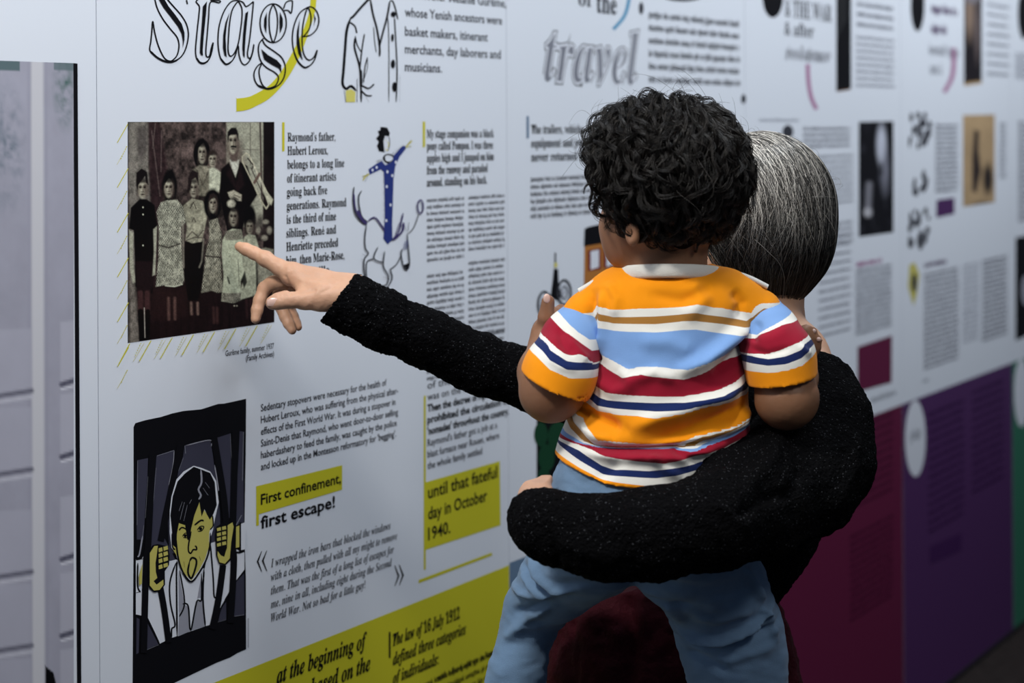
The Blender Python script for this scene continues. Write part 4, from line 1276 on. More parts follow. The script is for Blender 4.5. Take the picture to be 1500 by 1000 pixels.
# ------------------------------------------------------------------ people: materials
SKIN_A = mat('skin_fair', (0.56, 0.33, 0.22), 0.48, 0.35, 0.35, 130, 0.12, 14)
SKIN_T = mat('skin_tan', (0.25, 0.125, 0.07), 0.5, 0.35, 0.15, 180, 0.10, 12)
for m_ in (SKIN_A, SKIN_T):
    b_ = m_.node_tree.nodes['Principled BSDF']
    b_.inputs['Subsurface Weight'].default_value = 0.12
    b_.inputs['Subsurface Radius'].default_value = (0.012, 0.004, 0.002)
    b_.inputs['Subsurface Scale'].default_value = 0.6
NAIL = mat('nail', (0.62, 0.42, 0.36), 0.25, 0.5)
EYEM = mat('eye', (0.55, 0.53, 0.5), 0.2, 0.5)
DENIM = mat('soft_denim', lin(112, 142, 174), 0.85, 0.15, 0.35, 900, 0.10, 20, sheen=0.15)
SHOE = mat('shoe_leather', (0.05, 0.03, 0.025), 0.5, 0.3)


def knit_mat():
    m = bpy.data.materials.new('black_sparkle_knit')
    m.use_nodes = True
    nt = m.node_tree; b = nt.nodes['Principled BSDF']
    b.inputs['Roughness'].default_value = 0.85
    b.inputs['Specular IOR Level'].default_value = 0.04
    tc = nt.nodes.new('ShaderNodeTexCoord')
    n = nt.nodes.new('ShaderNodeTexNoise'); n.inputs['Scale'].default_value = 260; n.inputs['Detail'].default_value = 4
    nt.links.new(tc.outputs['Object'], n.inputs['Vector'])
    bp = nt.nodes.new('ShaderNodeBump'); bp.inputs['Strength'].default_value = 1.0; bp.inputs['Distance'].default_value = 0.007
    nt.links.new(n.outputs['Fac'], bp.inputs['Height']); nt.links.new(bp.outputs['Normal'], b.inputs['Normal'])
    v = nt.nodes.new('ShaderNodeTexVoronoi'); v.inputs['Scale'].default_value = 950
    nt.links.new(tc.outputs['Object'], v.inputs['Vector'])
    sx = nt.nodes.new('ShaderNodeSeparateColor'); nt.links.new(v.outputs['Color'], sx.inputs[0])
    g = nt.nodes.new('ShaderNodeMath'); g.operation = 'GREATER_THAN'; g.inputs[1].default_value = 0.984
    nt.links.new(sx.outputs[0], g.inputs[0])
    mx = nt.nodes.new('ShaderNodeMix'); mx.data_type = 'RGBA'
    mx.inputs['A'].default_value = (0.0026, 0.0027, 0.0033, 1); mx.inputs['B'].default_value = (0.055, 0.058, 0.066, 1)
    nt.links.new(g.outputs[0], mx.inputs['Factor'])
    nt.links.new(mx.outputs['Result'], b.inputs['Base Color'])
    return m


KNIT = knit_mat()
SKIRTM = mat('maroon_crinkle_cloth', (0.034, 0.004, 0.008), 0.8, 0.10, 1.0, 160, 0.3, 30)

ORG, OWH, BRN, OBL, MRN, NVY = lin(244, 150, 12), lin(232, 232, 226), lin(166, 118, 56), lin(124, 164, 220), lin(150, 20, 46), lin(22, 40, 92)


def stripe_mat(name, cols):
    m = mat(name, (0.5, 0.5, 0.5), 0.85, 0.15, 0.25, 1200, sheen=0.1)
    nt = m.node_tree
    a = nt.nodes.new('ShaderNodeAttribute'); a.attribute_name = 'stripe'
    mul = nt.nodes.new('ShaderNodeMath'); mul.operation = 'DIVIDE'; mul.inputs[1].default_value = len(cols)
    nt.links.new(a.outputs['Fac'], mul.inputs[0])
    r = nt.nodes.new('ShaderNodeValToRGB'); cr = r.color_ramp; cr.interpolation = 'CONSTANT'
    cr.elements[0].position = 0; cr.elements[0].color = (*cols[0], 1)
    cr.elements[1].position = 1 / len(cols); cr.elements[1].color = (*cols[1], 1)
    for i in range(2, len(cols)):
        e = cr.elements.new(i / len(cols)); e.color = (*cols[i], 1)
    nt.links.new(mul.outputs[0], r.inputs[0])
    nt.links.new(r.outputs[0], nt.nodes['Principled BSDF'].inputs['Base Color'])
    return m


def stripe_T(px, py, bounds, edge=12.0):
    """continuous stripe coordinate: integer on each boundary curve"""
    Bd = np.stack([np.interp(px, [p[0] for p in b], [p[1] for p in b]) for b in bounds])
    for i in range(1, len(Bd)): Bd[i] = np.maximum(Bd[i], Bd[i - 1] + 0.05)
    T = np.zeros(px.shape)
    n = len(bounds)
    T = np.where(py < Bd[0], np.clip(1 - (Bd[0] - py) / edge * 0.3, 0.05, 1), T)
    for i in range(n - 1):
        m = (py >= Bd[i]) & (py < Bd[i + 1])
        T = np.where(m, i + 1 + (py - Bd[i]) / (Bd[i + 1] - Bd[i]), T)
    T = np.where(py >= Bd[-1], n + np.clip((py - Bd[-1]) / edge * 0.3, 0, 0.95), T)
    return T

# ------------------------------------------------------------------ the toddler
YT = 2.95
K = F / YT            # pixels per metre at the toddler's depth


def rr(px_, Y=YT): return px_ * Y / F


def vec(*a): return np.array(a, dtype=float)


EYEA = attr_mat('eye_colours', rough=0.15, spec=0.5)


def eye_col(me, v, c, d):
    k = ((v - c) / np.linalg.norm(v - c, axis=1)[:, None]) @ d
    set_color(me, 'col', np.where(k[:, None] > 0.93, [[0.004, 0.004, 0.004]], np.where(k[:, None] > 0.80, [[0.05, 0.022, 0.01]], [[0.55, 0.53, 0.5]])))


def T_(px, py, dy=0.0): return np.array(P(px, py, YT + dy))


toddler = empty('person', (P(960, 740, 3.0).x, 3.0, P(960, 740, 3.0).z), 'small child with curly black hair and striped t-shirt, carried on an arm', 'person')
HC = T_(985, 268)
FD = vec(-0.79, 0.61, 0.0)       # where the child looks
ED = vec(-0.61, -0.79, 0.0)      # towards the child's left ear
UP = vec(0, 0, 1.0)

fl = Field((HC[0] - 0.27, 2.72, 0.98), (HC[0] + 0.25, 3.22, 1.60), 0.0026)
# skull, face, cheeks, jaw
fl.ell(HC + UP * 0.006, (0.082, 0.082, 0.088), 0.012)
fl.ell(HC + FD * 0.030 - UP * 0.045, (0.058, 0.058, 0.056), 0.02)
for s_ in (1, -1):
    fl.ell(HC + FD * 0.052 + ED * 0.027 * s_ - UP * 0.056, (0.030, 0.030, 0.028), 0.018)
    fl.ell(HC + ED * 0.079 * s_ - UP * 0.058 + FD * 0.004, (0.008, 0.010, 0.016), 0.006, rot=0.9)
    fl.ell(HC + ED * 0.086 * s_ - UP * 0.058 + FD * 0.004, (0.0045, 0.005, 0.008), 0.003, op='sub')
    fl.ell(HC + FD * 0.084 + ED * 0.030 * s_ - UP * 0.022, (0.013, 0.013, 0.009), 0.006, op='sub')
    fl.cap(HC + FD * 0.083 + ED * 0.014 * s_ - UP * 0.002, HC + FD * 0.076 + ED * 0.042 * s_ - UP * 0.002, 0.006, 0.005, 0.01)
fl.ell(HC + FD * 0.056 - UP * 0.088, (0.026, 0.026, 0.020), 0.015)
fl.ell(HC + FD * 0.050 + ED * 0.016 - UP * 0.080, (0.032, 0.032, 0.026), 0.015)
fl.cap(HC + FD * 0.080 - UP * 0.020, HC + FD * 0.090 - UP * 0.043, 0.006, 0.009, 0.008)
fl.cap(HC + FD * 0.083 + ED * 0.013 - UP * 0.064, HC + FD * 0.083 - ED * 0.013 - UP * 0.064, 0.006, 0.006, 0.004)
fl.cap(HC + FD * 0.081 + ED * 0.010 - UP * 0.073, HC + FD * 0.081 - ED * 0.010 - UP * 0.073, 0.006, 0.006, 0.004)
# neck and shoulders
fl.chain([(T_(985, 335, 0.01), 0.042), (T_(978, 395, 0.015), 0.043), (T_(978, 430, 0.02), 0.052)], 0.02)
fl.cap(T_(900, 466, 0.02), T_(1070, 462, 0.02), 0.034, 0.034, 0.02)
fl.loft([(T_(0, 440)[2], T_(980, 0)[0], 2.975, 0.070, 0.045), (T_(0, 560)[2], T_(978, 0)[0], 2.98, 0.075, 0.05), (T_(0, 670)[2], T_(950, 0)[0], 2.98, 0.075, 0.05)], 0.01)
# left arm, bent at the elbow; the hand lies on the grown-up's arm
fl.chain([(T_(868, 470, 0.02), 0.026), (T_(842, 520, 0.0), 0.028), (T_(817, 564, -0.015), 0.0360), (T_(808, 572, -0.012), 0.0365)], 0.006)
fl.chain([(T_(806, 572, -0.012), 0.0350), (T_(797, 545, 0.02), 0.030), (T_(800, 510, 0.05), 0.0215)], 0.014)
fl.chain([(T_(800, 510, 0.05), 0.0215), (T_(803, 488, 0.06), 0.0195), (T_(812, 470, 0.075), 0.018)], 0.008)
fl.chain([(T_(802, 486, 0.055), 0.0125), (T_(800, 465, 0.045), 0.0100), (T_(803, 441, 0.040), 0.0082)], 0.004)
for i_, (dx, dz) in enumerate(((10, -4), (17, 3), (23, 12), (27, 22))):
    fl.chain([(T_(812 + dx * 0.3, 468 + dz * 0.6, 0.075), 0.0085), (T_(812 + dx, 458 + dz, 0.095), 0.0072), (T_(814 + dx, 462 + dz, 0.115), 0.0062)], 0.003)
# right arm, hand on the grown-up's shoulder
fl.chain([(T_(1095, 470, 0.02), 0.026), (T_(1128, 525, 0.0), 0.027), (T_(1146, 560, -0.008), 0.0315), (T_(1151, 582, -0.012), 0.0365)], 0.006)
fl.chain([(T_(1154, 582, -0.012), 0.0355), (T_(1163, 552, 0.04), 0.027), (T_(1166, 518, 0.085), 0.021)], 0.014)
fl.chain([(T_(1166, 518, 0.085), 0.021), (T_(1164, 500, 0.10), 0.019)], 0.008)
for i_, (a, b_) in enumerate((((1180, 485), (1190, 486)), ((1184, 494), (1197, 498)), ((1182, 503), (1196, 509)), ((1176, 512), (1190, 519)))):
    fl.chain([(T_(1166, 500 + i_ * 4, 0.10), 0.009), (T_(a[0], a[1], 0.092), 0.0082), (T_(b_[0], b_[1], 0.098), 0.0068)], 0.003)
fl.chain([(T_(1160, 505, 0.11), 0.010), (T_(1160, 480, 0.115), 0.008)], 0.004)
V, Q = fl.mesh(2)
me = np_mesh('body', V, Q, [SKIN_T])
link('body', me, toddler)
for s_ in (1, -1):
    c = HC + FD * 0.0700 + ED * 0.030 * s_ - UP * 0.022
    fe = Field(c - 0.015, c + 0.015, 0.0015); fe.ell(c, (0.0100, 0.0100, 0.0095), 0)
    v_, q_ = fe.mesh(0); me = np_mesh('eye', v_, q_, [EYEA]); eye_col(me, v_, c, FD); link('eye', me, toddler)
for c, r_ in ((T_(1192, 485, 0.0905), (0.0035, 0.0022, 0.0030)), (T_(1199, 497, 0.0905), (0.0038, 0.0022, 0.0030)), (T_(801, 437, 0.033), (0.0045, 0.0025, 0.0060))):
    fe = Field(c - 0.01, c + 0.01, 0.0008); fe.ell(c, r_, 0)
    v_, q_ = fe.mesh(0); link('nail', np_mesh('nail', v_, q_, [NAIL]), toddler)

# ---- the striped t-shirt
YS = 2.90
TB = [  # boundary curves of the printed stripes, measured on the back
    [(820, 467), (840, 465), (866, 461.5), (871, 449), (885, 453), (900, 456), (940, 452.5), (1000, 450), (1020, 448), (1060, 453), (1085, 458.5), (1104, 462), (1112, 452), (1122, 448)],
    [(820, 480), (845, 477), (866, 475), (875, 459), (900, 466), (960, 463), (1000, 460), (1020, 459), (1060, 465), (1095, 472), (1106, 466), (1124, 455)],
    [(820, 491), (845, 488), (866, 486), (875, 469), (900, 475), (960, 474), (1000, 470), (1020, 470), (1060, 475), (1085, 481), (1104, 478), (1124, 465)],
    [(820, 501), (845, 499), (866, 496), (875, 479), (900, 483), (960, 483), (1000, 479), (1020, 479), (1060, 488), (1075, 491), (1098, 488), (1122, 478)],
    [(850, 519), (868, 521), (875, 520), (900, 531), (922, 542), (940, 537), (960, 537), (1005, 542), (1030, 533), (1055, 522), (1095, 514), (1115, 508)],
    [(850, 529), (872, 531), (900, 547), (915, 554), (940, 548), (960, 550), (1000, 554), (1025, 546), (1050, 535), (1095, 524), (1115, 518)],
    [(845, 555), (860, 559), (872, 567), (890, 577), (898, 578), (960, 579), (1000, 579), (1050, 572), (1075, 563), (1095, 552), (1115, 546)],
    [(845, 562), (856, 568), (878, 584), (890, 587), (960, 588), (1000, 587), (1050, 580), (1075, 570), (1098, 562), (1115, 556)],
    [(845, 572), (855, 579), (875, 596), (900, 598), (960, 599.6), (1000, 598), (1030, 591), (1075, 579), (1098, 575), (1115, 570)],
    [(840, 580), (853, 588), (872, 603), (900, 606), (960, 609), (1000, 602), (1030, 593), (1075, 587), (1098, 582), (1115, 577)],
    [(815, 600), (828, 608), (854, 616), (866, 632), (880, 646), (960, 648), (996, 648), (1020, 637), (1050, 634), (1080, 626), (1108, 612)],
    [(815, 604), (828, 611), (840, 612.5), (854, 632), (870, 652), (960, 652.5), (1005, 653), (1028, 638), (1050, 635), (1080, 627), (1108, 613)],
    [(815, 606), (828, 612), (838, 634), (854, 648), (870, 653), (960, 653), (1020, 653), (1050, 641), (1080, 628), (1108, 614)],
    [(815, 622), (830, 640), (854, 651), (870, 654), (960, 653.5), (1000, 655.5), (1020, 655), (1050, 647), (1080, 634), (1108, 616)],
    [(815, 640), (822, 645), (845, 652), (880, 655), (960, 654), (985, 655), (1010, 659), (1050, 650), (1080, 641), (1108, 630)],
    [(812, 650), (825, 651), (846, 653), (870, 660), (880, 665), (890, 669), (940, 674), (970, 676), (1010, 668), (1050, 659), (1108, 642)],
    [(812, 655), (825, 655), (850, 662), (880, 680), (900, 684), (950, 686), (1000, 681), (1040, 674), (1108, 656)],
    [(805, 658), (820, 659), (850, 676), (880, 690), (900, 693), (960, 696), (1000, 691), (1040, 683), (1108, 666)],
    [(800, 662), (812, 666), (850, 684), (880, 696), (900, 700), (950, 705), (1000, 699), (1040, 690), (1108, 674)]]
TC = [ORG, OWH, BRN, OWH, OBL, OWH, MRN, OWH, NVY, OWH, ORG, OWH, BRN, OWH, OBL, MRN, OWH, NVY, OWH, ORG]
HEM = [(780, 676), (800, 674), (812, 677), (850, 695), (880, 707), (900, 710), (950, 714.5), (1000, 710), (1040, 701), (1108, 686), (1140, 682)]


def S_(px, py, dy=0.0): return np.array(P(px, py, YS + dy))


def zS(py): return P(750, py, YS).z
def xS(px): return P(px, 180, YS).x


rows = [(394, 978, 70, 0.045), (404, 982, 92, 0.052), (418, 984, 112, 0.062), (440, 985, 128, 0.070), (480, 983, 124, 0.078), (520, 980, 120, 0.082), (560, 978, 124, 0.086), (600, 970, 132, 0.088), (630, 966, 138, 0.089),
        (648, 962, 142, 0.092), (660, 957, 141, 0.092), (675, 950, 139, 0.094), (695, 938, 138, 0.098), (720, 930, 138, 0.102)]
fs = Field((xS(770), 2.83, zS(735)), (xS(1170), 3.12, zS(375)), 0.0023)
fs.loft([(zS(r[0]), xS(r[1]), 2.975, rr(r[2], YS), r[3]) for r in rows], 0.0)
fs.chain([(S_(858, 462, 0.068), 0.028), (S_(905, 440, 0.072), 0.030), (S_(1060, 434, 0.072), 0.030), (S_(1112, 456, 0.068), 0.028)], 0.02)
hz = np.array(HEM)
fs.cut(lambda X, Y, Z: (np.interp(750 + (X + 0 * Y) * F / YS, hz[:, 0], [P(750, y, YS).z for y in hz[:, 1]]) - Z))
for c, rad in (((S_(978, 380, 0.085)), (0.052, 0.038, 0.0155)),):
    fs.ell(c, rad, 0.004, op='sub')
V, Q = fs.mesh(3)
FOLDS = [([(1108, 470), (1070, 500), (1030, 530), (985, 548)], 11, 9), ([(1112, 490), (1080, 525), (1040, 552)], 9, -7), ([(868, 420), (870, 470), (872, 505)], 9, -6), ([(882, 425), (884, 470), (880, 520)], 9, 5), ([(860, 500), (866, 520), (880, 535)], 8, -8),
         ([(905, 540), (925, 556), (960, 545), (990, 558)], 9, 4), ([(870, 560), (900, 575), (940, 560)], 10, 4), ([(840, 600), (880, 615), (915, 628)], 9, -6), ([(835, 615), (870, 640), (900, 646)], 7, 5), ([(915, 632), (960, 610), (1040, 590), (1090, 575)], 13, 6),
         ([(930, 648), (1000, 632), (1060, 610), (1100, 598)], 10, -5), ([(840, 648), (900, 655), (960, 655), (1040, 648), (1100, 632)], 5, -6), ([(850, 664), (900, 670), (950, 668), (1000, 668), (1060, 655)], 7, 6), ([(980, 654), (1005, 668), (1040, 672)], 6, -5),
         ([(870, 700), (900, 680), (920, 662)], 9, -3), ([(1000, 700), (960, 675), (950, 662)], 9, 4), ([(1010, 410), (1030, 440), (1000, 470)], 12, 4), ([(945, 430), (1000, 440), (1050, 420)], 9, -3), ([(1095, 560), (1060, 580), (1000, 590)], 8, 4), ([(1020, 520), (980, 500), (930, 500)], 14, 3),
         ([(890, 412), (905, 440), (900, 470)], 8, 3), ([(1075, 425), (1090, 445), (1080, 470)], 8, -4), ([(1100, 600), (1090, 625), (1050, 640)], 9, 5)]
px0, py0 = to_px(V, YS)
V = folds(V, Q, YS, [(q, w, m * 1.55) for q, w, m in FOLDS])
V += normals(V, Q) * (vnoise(V, 28, 5) * 0.0016)[:, None]
me = np_mesh('shirt', V, Q, [stripe_mat('striped_jersey', TC)])
set_float(me, 'stripe', stripe_T(px0, py0, TB))
shirt = link('shirt', me, toddler, 'orange, white, blue, maroon and navy striped t-shirt')

SBL = [[(790, 452), (810, 457), (820, 462), (835, 478), (848, 489), (865, 500)], [(790, 462), (808, 469), (820, 480), (835, 491), (850, 502), (868, 515)], [(790, 490), (806, 502), (816, 510), (828, 517), (848, 520), (858, 526), (870, 534)],
       [(780, 490), (802, 504), (806, 512), (830, 527), (850, 530), (870, 531)], [(780, 503), (795, 514), (806, 527), (830, 540), (863, 542)], [(770, 508), (787, 522), (806, 539), (836, 552), (862, 552.5)]]
SBR = [[(1090, 492), (1110, 491), (1125, 484), (1150, 472), (1172, 460)], [(1090, 498), (1100, 497.6), (1125, 488), (1150, 478), (1172, 473), (1190, 468)], [(1090, 520), (1100, 520), (1120, 519), (1135, 514), (1150, 509), (1172, 502), (1190, 494)],
       [(1090, 521), (1100, 522), (1125, 525.6), (1150, 521), (1172, 513), (1178, 505), (1190, 500)], [(1090, 532), (1125, 535), (1150, 532.6), (1175, 524), (1186, 512), (1200, 505)], [(1090, 544), (1125, 545), (1150, 541), (1175, 534), (1194, 521), (1205, 512)]]
SC_ = [OBL, OWH, MRN, OWH, NVY, OWH, ORG]
SLM = stripe_mat('striped_sleeve_jersey', SC_)


def sleeve(pts, cuff, inner, bounds, fds, sq=None):
    A = np.array([p for p, r in pts])
    f_ = Field(A.min(0) - 0.075, A.max(0) + 0.075, 0.0023)
    f_.chain(pts, 0.012)
    cp, cn = cuff                               # cuff plane
    f_.cut(lambda X, Y, Z: (X - cp[0]) * cn[0] + (Y - cp[1]) * cn[1] + (Z - cp[2]) * cn[2])
    f_.chain(inner, 0.0, op='sub')
    v, q = f_.mesh(2)
    x0, y0 = to_px(v, YS)
    v = folds(v, q, YS, fds)
    v += normals(v, q) * (vnoise(v, 30, 9) * 0.0012)[:, None]
    m = np_mesh('sleeve', v, q, [SLM])
    set_float(m, 'stripe', stripe_T(x0, y0, bounds))
    return link('sleeve', m, shirt)


nl = vec(-0.42, 0.12, -0.9); nl /= np.linalg.norm(nl)
nr = vec(0.16, 0.10, -0.98); nr /= np.linalg.norm(nr)
sleeve([(S_(860, 468, 0.085), 0.032), (S_(840, 500, 0.060), 0.0385), (S_(820, 545, 0.03), 0.0430), (S_(806, 580, 0.025), 0.0440)], (S_(812, 572, 0), nl),
       [(S_(826, 535, 0.04), 0.036), (S_(818, 552, 0.03), 0.0408), (S_(806, 595, 0.025), 0.0412)], SBL,
       [([(820, 480), (825, 500), (845, 522)], 7, -4), ([(830, 495), (850, 518), (862, 530)], 6, 4), ([(800, 520), (820, 535), (850, 540)], 6, 2)])
sleeve([(S_(1112, 464, 0.085), 0.032), (S_(1127, 492, 0.060), 0.0365), (S_(1142, 525, 0.038), 0.0415), (S_(1152, 600, 0.03), 0.0430)], (S_(1148, 566, 0), nr),
       [(S_(1143, 540, 0.038), 0.032), (S_(1146, 555, 0.034), 0.0362), (S_(1152, 610, 0.03), 0.0375)], SBR,
       [([(1105, 500), (1130, 495), (1165, 478)], 8, 3), ([(1100, 512), (1125, 518), (1160, 508)], 5, -4), ([(1118, 470), (1108, 490), (1104, 505)], 7, -5), ([(1170, 505), (1180, 515), (1190, 520)], 5, 4)])

# collar ring, shoulder piping, hem turn
def ring_tube(pts, w, h_, n=8, closed=False):
    P_ = np.array(pts); m = len(P_)
    d = np.gradient(P_, axis=0)
    if closed: d = np.roll(P_, -1, 0) - np.roll(P_, 1, 0)
    d /= np.linalg.norm(d, axis=1)[:, None] + 1e-9
    up = np.array([0, 0, 1.0]); s = np.cross(d, up); s /= np.linalg.norm(s, axis=1)[:, None] + 1e-9; u = np.cross(s, d)
    V_, Q_ = [], []
    for i in range(m):
        for k_ in range(n):
            a = 2 * math.pi * k_ / n
            V_.append(P_[i] + s[i] * w * math.cos(a) + u[i] * h_ * math.sin(a))
    for i in range(m if closed else m - 1):
        j = (i + 1) % m
        for k_ in range(n):
            l_ = (k_ + 1) % n
            Q_.append((i * n + k_, i * n + l_, j * n + l_, j * n + k_))
    return np.array(V_), np.array(Q_)


COLLARM = mat('white_rib', OWH, 0.85, 0.15, 0.4, 900, sheen=0.1)
ORM = mat('orange_jersey', ORG, 0.85, 0.15, 0.25, 1200, sheen=0.1)
cp_ = []
for i_ in range(48):
    a = 2 * math.pi * i_ / 48
    x = 981 + 72 * math.cos(a); y_ = 0.062 * math.sin(a)
    back = max(0.0, -math.sin(a))
    cp_.append(S_(x, 403 - 6.5 * back ** 0.7 + 14 * (1 - back) * (math.sin(a) > 0) * math.sin(a), 0.075 + y_))
v_, q_ = ring_tube(cp_, 0.0038, 0.0088, 10, True)
link('collar', np_mesh('collar', v_, q_, [COLLARM]), shirt)
for q in ([(914, 400), (894, 405), (872, 414), (848, 428)], [(1048, 397), (1072, 401), (1098, 409), (1124, 422)]):
    v_, q_ = ring_tube([S_(x, y - 1.5, 0.068) for x, y in catmull(q, 5)], 0.006, 0.0036)
    link('piping', np_mesh('piping', v_, q_, [COLLARM]), shirt)
# stitch lines on the cuffs
v_, q_ = [], []
# ---- trousers
YP = 2.93


def D_(px, py, dy=0.0): return np.array(P(px, py, YP + dy))


fpz = Field((D_(690, 0)[0], 2.80, D_(0, 1190)[2]), (D_(1190, 0)[0], 3.28, D_(0, 640)[2]), 0.0032)
fpz.loft([(D_(0, r[0])[2], D_(r[1], 0)[0], 2.965, rr(r[2], YP), r[3]) for r in ((676, 935, 112, 0.074), (700, 932, 121, 0.080), (735, 932, 130, 0.088), (775, 935, 142, 0.094), (815, 938, 148, 0.088), (845, 945, 130, 0.07))], 0.0)
fpz.chain([(D_(870, 812, 0.05), 0.056), (D_(818, 850, 0.13), 0.046), (D_(784, 892, 0.17), 0.0375), (D_(768, 935, 0.17), 0.0300), (D_(757, 985, 0.16), 0.0325), (D_(744, 1040, 0.16), 0.034), (D_(738, 1140, 0.16), 0.030)], 0.02)
fpz.chain([(D_(1000, 812, 0.04), 0.064), (D_(1046, 862, 0.10), 0.062), (D_(1068, 920, 0.13), 0.0630), (D_(1078, 975, 0.13), 0.0600), (D_(1084, 1040, 0.13), 0.057), (D_(1086, 1150, 0.13), 0.042)], 0.02)
V, Q = fpz.mesh(3)
PF = [([(775, 832), (790, 858), (815, 872), (850, 866)], 6, 7), ([(765, 848), (785, 872), (812, 880)], 4.5, -6), ([(762, 855), (780, 880), (810, 888)], 5, 5), ([(745, 885), (765, 895), (800, 890), (818, 878)], 6, 5), ([(810, 905), (780, 930), (745, 965)], 7, 5), ([(812, 892), (780, 915), (750, 935)], 6, -4),
      ([(735, 975), (770, 950), (800, 945)], 6, 3), ([(990, 938), (1030, 948), (1060, 950), (1100, 935), (1145, 908)], 4.5, 9), ([(1000, 956), (1050, 963), (1110, 949), (1155, 930)], 5, -7), ([(1010, 900), (1050, 915), (1110, 905)], 7, 3), ([(940, 868), (980, 885), (1020, 890)], 4, -3), ([(1085, 830), (1110, 870), (1130, 900)], 6, 6), ([(1120, 900), (1135, 920), (1148, 960)], 6, 6), ([(1060, 990), (1100, 975), (1150, 965)], 8, 4),
      ([(1000, 850), (960, 850), (900, 848)], 8, -3), ([(930, 860), (980, 890), (1010, 930)], 8, 4), ([(1030, 880), (1070, 900), (1110, 900)], 14, 3), ([(1010, 975), (1040, 985), (1080, 1000)], 7, -4), ([(810, 735), (850, 745), (900, 738)], 12, 3), ([(895, 712), (896, 740), (897, 770)], 1.8, -2.2)]
V = folds(V, Q, YP, [(q, w, m * 1.5) for q, w, m in PF])
V += normals(V, Q) * (vnoise(V, 22, 15) * 0.0028 + vnoise(V * np.array([1, 1, 2.4]), 48, 19) * 0.0019)[:, None]
link('trousers', np_mesh('trousers', V, Q, [DENIM]), toddler, 'pale blue soft denim trousers')
for q in ([(738, 1150, 0.14), (732, 1178, 0.10)], [(1086, 1160, 0.12), (1092, 1186, 0.08)]):
    c0, c1 = D_(*q[0]), D_(*q[1])
    fz = Field(np.minimum(c0, c1) - 0.09, np.maximum(c0, c1) + 0.09, 0.004)
    fz.chain([(c0, 0.028), (c0 - UP * 0.03, 0.026)], 0.01); fz.chain([(c0 - UP * 0.04 - vec(0, 0.02, 0), 0.028), (c0 - UP * 0.045 + vec(-0.02, 0.055, 0), 0.027)], 0.012)
    zmin = c0[2] - 0.062
    fz.cut(lambda X, Y, Z: zmin - Z + 0 * X + 0 * Y)
    v_, q_ = fz.mesh(1); link('shoe', np_mesh('shoe', v_, q_, [SHOE]), toddler)


# ---- hair strands as thin three-sided tubes
def strands(paths, rad, taper=0.35):
    """paths (n, s, 3), rad (n,)"""
    n, s, _ = paths.shape
    d = np.gradient(paths, axis=1)
    d /= np.linalg.norm(d, axis=2)[..., None] + 1e-9
    ref = np.array([0.31, 0.92, 0.24])
    a = np.cross(d, ref); a /= np.linalg.norm(a, axis=2)[..., None] + 1e-9
    b = np.cross(d, a)
    t = np.linspace(0, 1, s)
    w = (1 - (1 - taper) * t ** 3)[None, :, None] * rad[:, None, None]
    V = np.empty((n, s, 3, 3))
    for k_ in range(3):
        an = 2 * math.pi * k_ / 3
        V[:, :, k_] = paths + (a * math.cos(an) + b * math.sin(an)) * w
    base = (np.arange(n)[:, None] * s + np.arange(s - 1)[None, :]) * 3
    Q = []
    for k_ in range(3):
        l_ = (k_ + 1) % 3
        Q.append(np.stack([base + k_, base + l_, base + 3 + l_, base + 3 + k_], -1).reshape(-1, 4))
    return V.reshape(-1, 3), np.concatenate(Q)


def hair_mat(name, rough=0.38, spec=0.45):
    return attr_mat(name, 'col', rough, spec)


HAIRC = T_(980, 256, 0.005)
HR = vec(0.089, 0.089, 0.089)
fh = Field(HAIRC - 0.14, HAIRC + 0.14, 0.003)
fh.ell(HAIRC, HR * 1.0, 0.0)
for (x, y, dy, r) in ((900, 240, -0.03, 0.030), (905, 195, 0.0, 0.030), (895, 262, 0.01, 0.028), (950, 168, 0.0, 0.030), (1000, 160, 0.0, 0.032), (1050, 190, 0.0, 0.034), (1072, 250, 0.0, 0.030), (1068, 300, 0.0, 0.028), (1040, 335, -0.02, 0.030),
                      (1000, 350, -0.035, 0.026), (960, 330, -0.05, 0.030), (930, 300, -0.05, 0.026), (985, 250, -0.065, 0.04), (940, 210, -0.055, 0.035), (1030, 220, -0.06, 0.035), (1025, 290, -0.06, 0.032), (1000, 318, -0.06, 0.03)):
    r *= 0.80
    c_ = HAIRC + (T_(x, y, dy) - HAIRC) * 0.88
    fh.ell(c_, (r, r, r), 0.012)
# keep the face side free
fh.cap(HC + FD * 0.085 - UP * 0.040, HC + FD * 0.13 - UP * 0.040, 0.050, 0.06, 0.015, op='sub')
fh.cap(HC + FD * 0.060 - UP * 0.085 + ED * 0.03, HC + FD * 0.15 - UP * 0.085 + ED * 0.03, 0.044, 0.06, 0.012, op='sub')
V, Q = fh.mesh(2)
V += normals(V, Q) * (vnoise(V, 45, 3) * 0.004)[:, None]
HAIRB = mat('black_hair_base', (0.004, 0.0035, 0.0035), 0.8, 0.05, 1.0, 250)
link('hair', np_mesh('hair', V, Q, [HAIRB]), toddler)
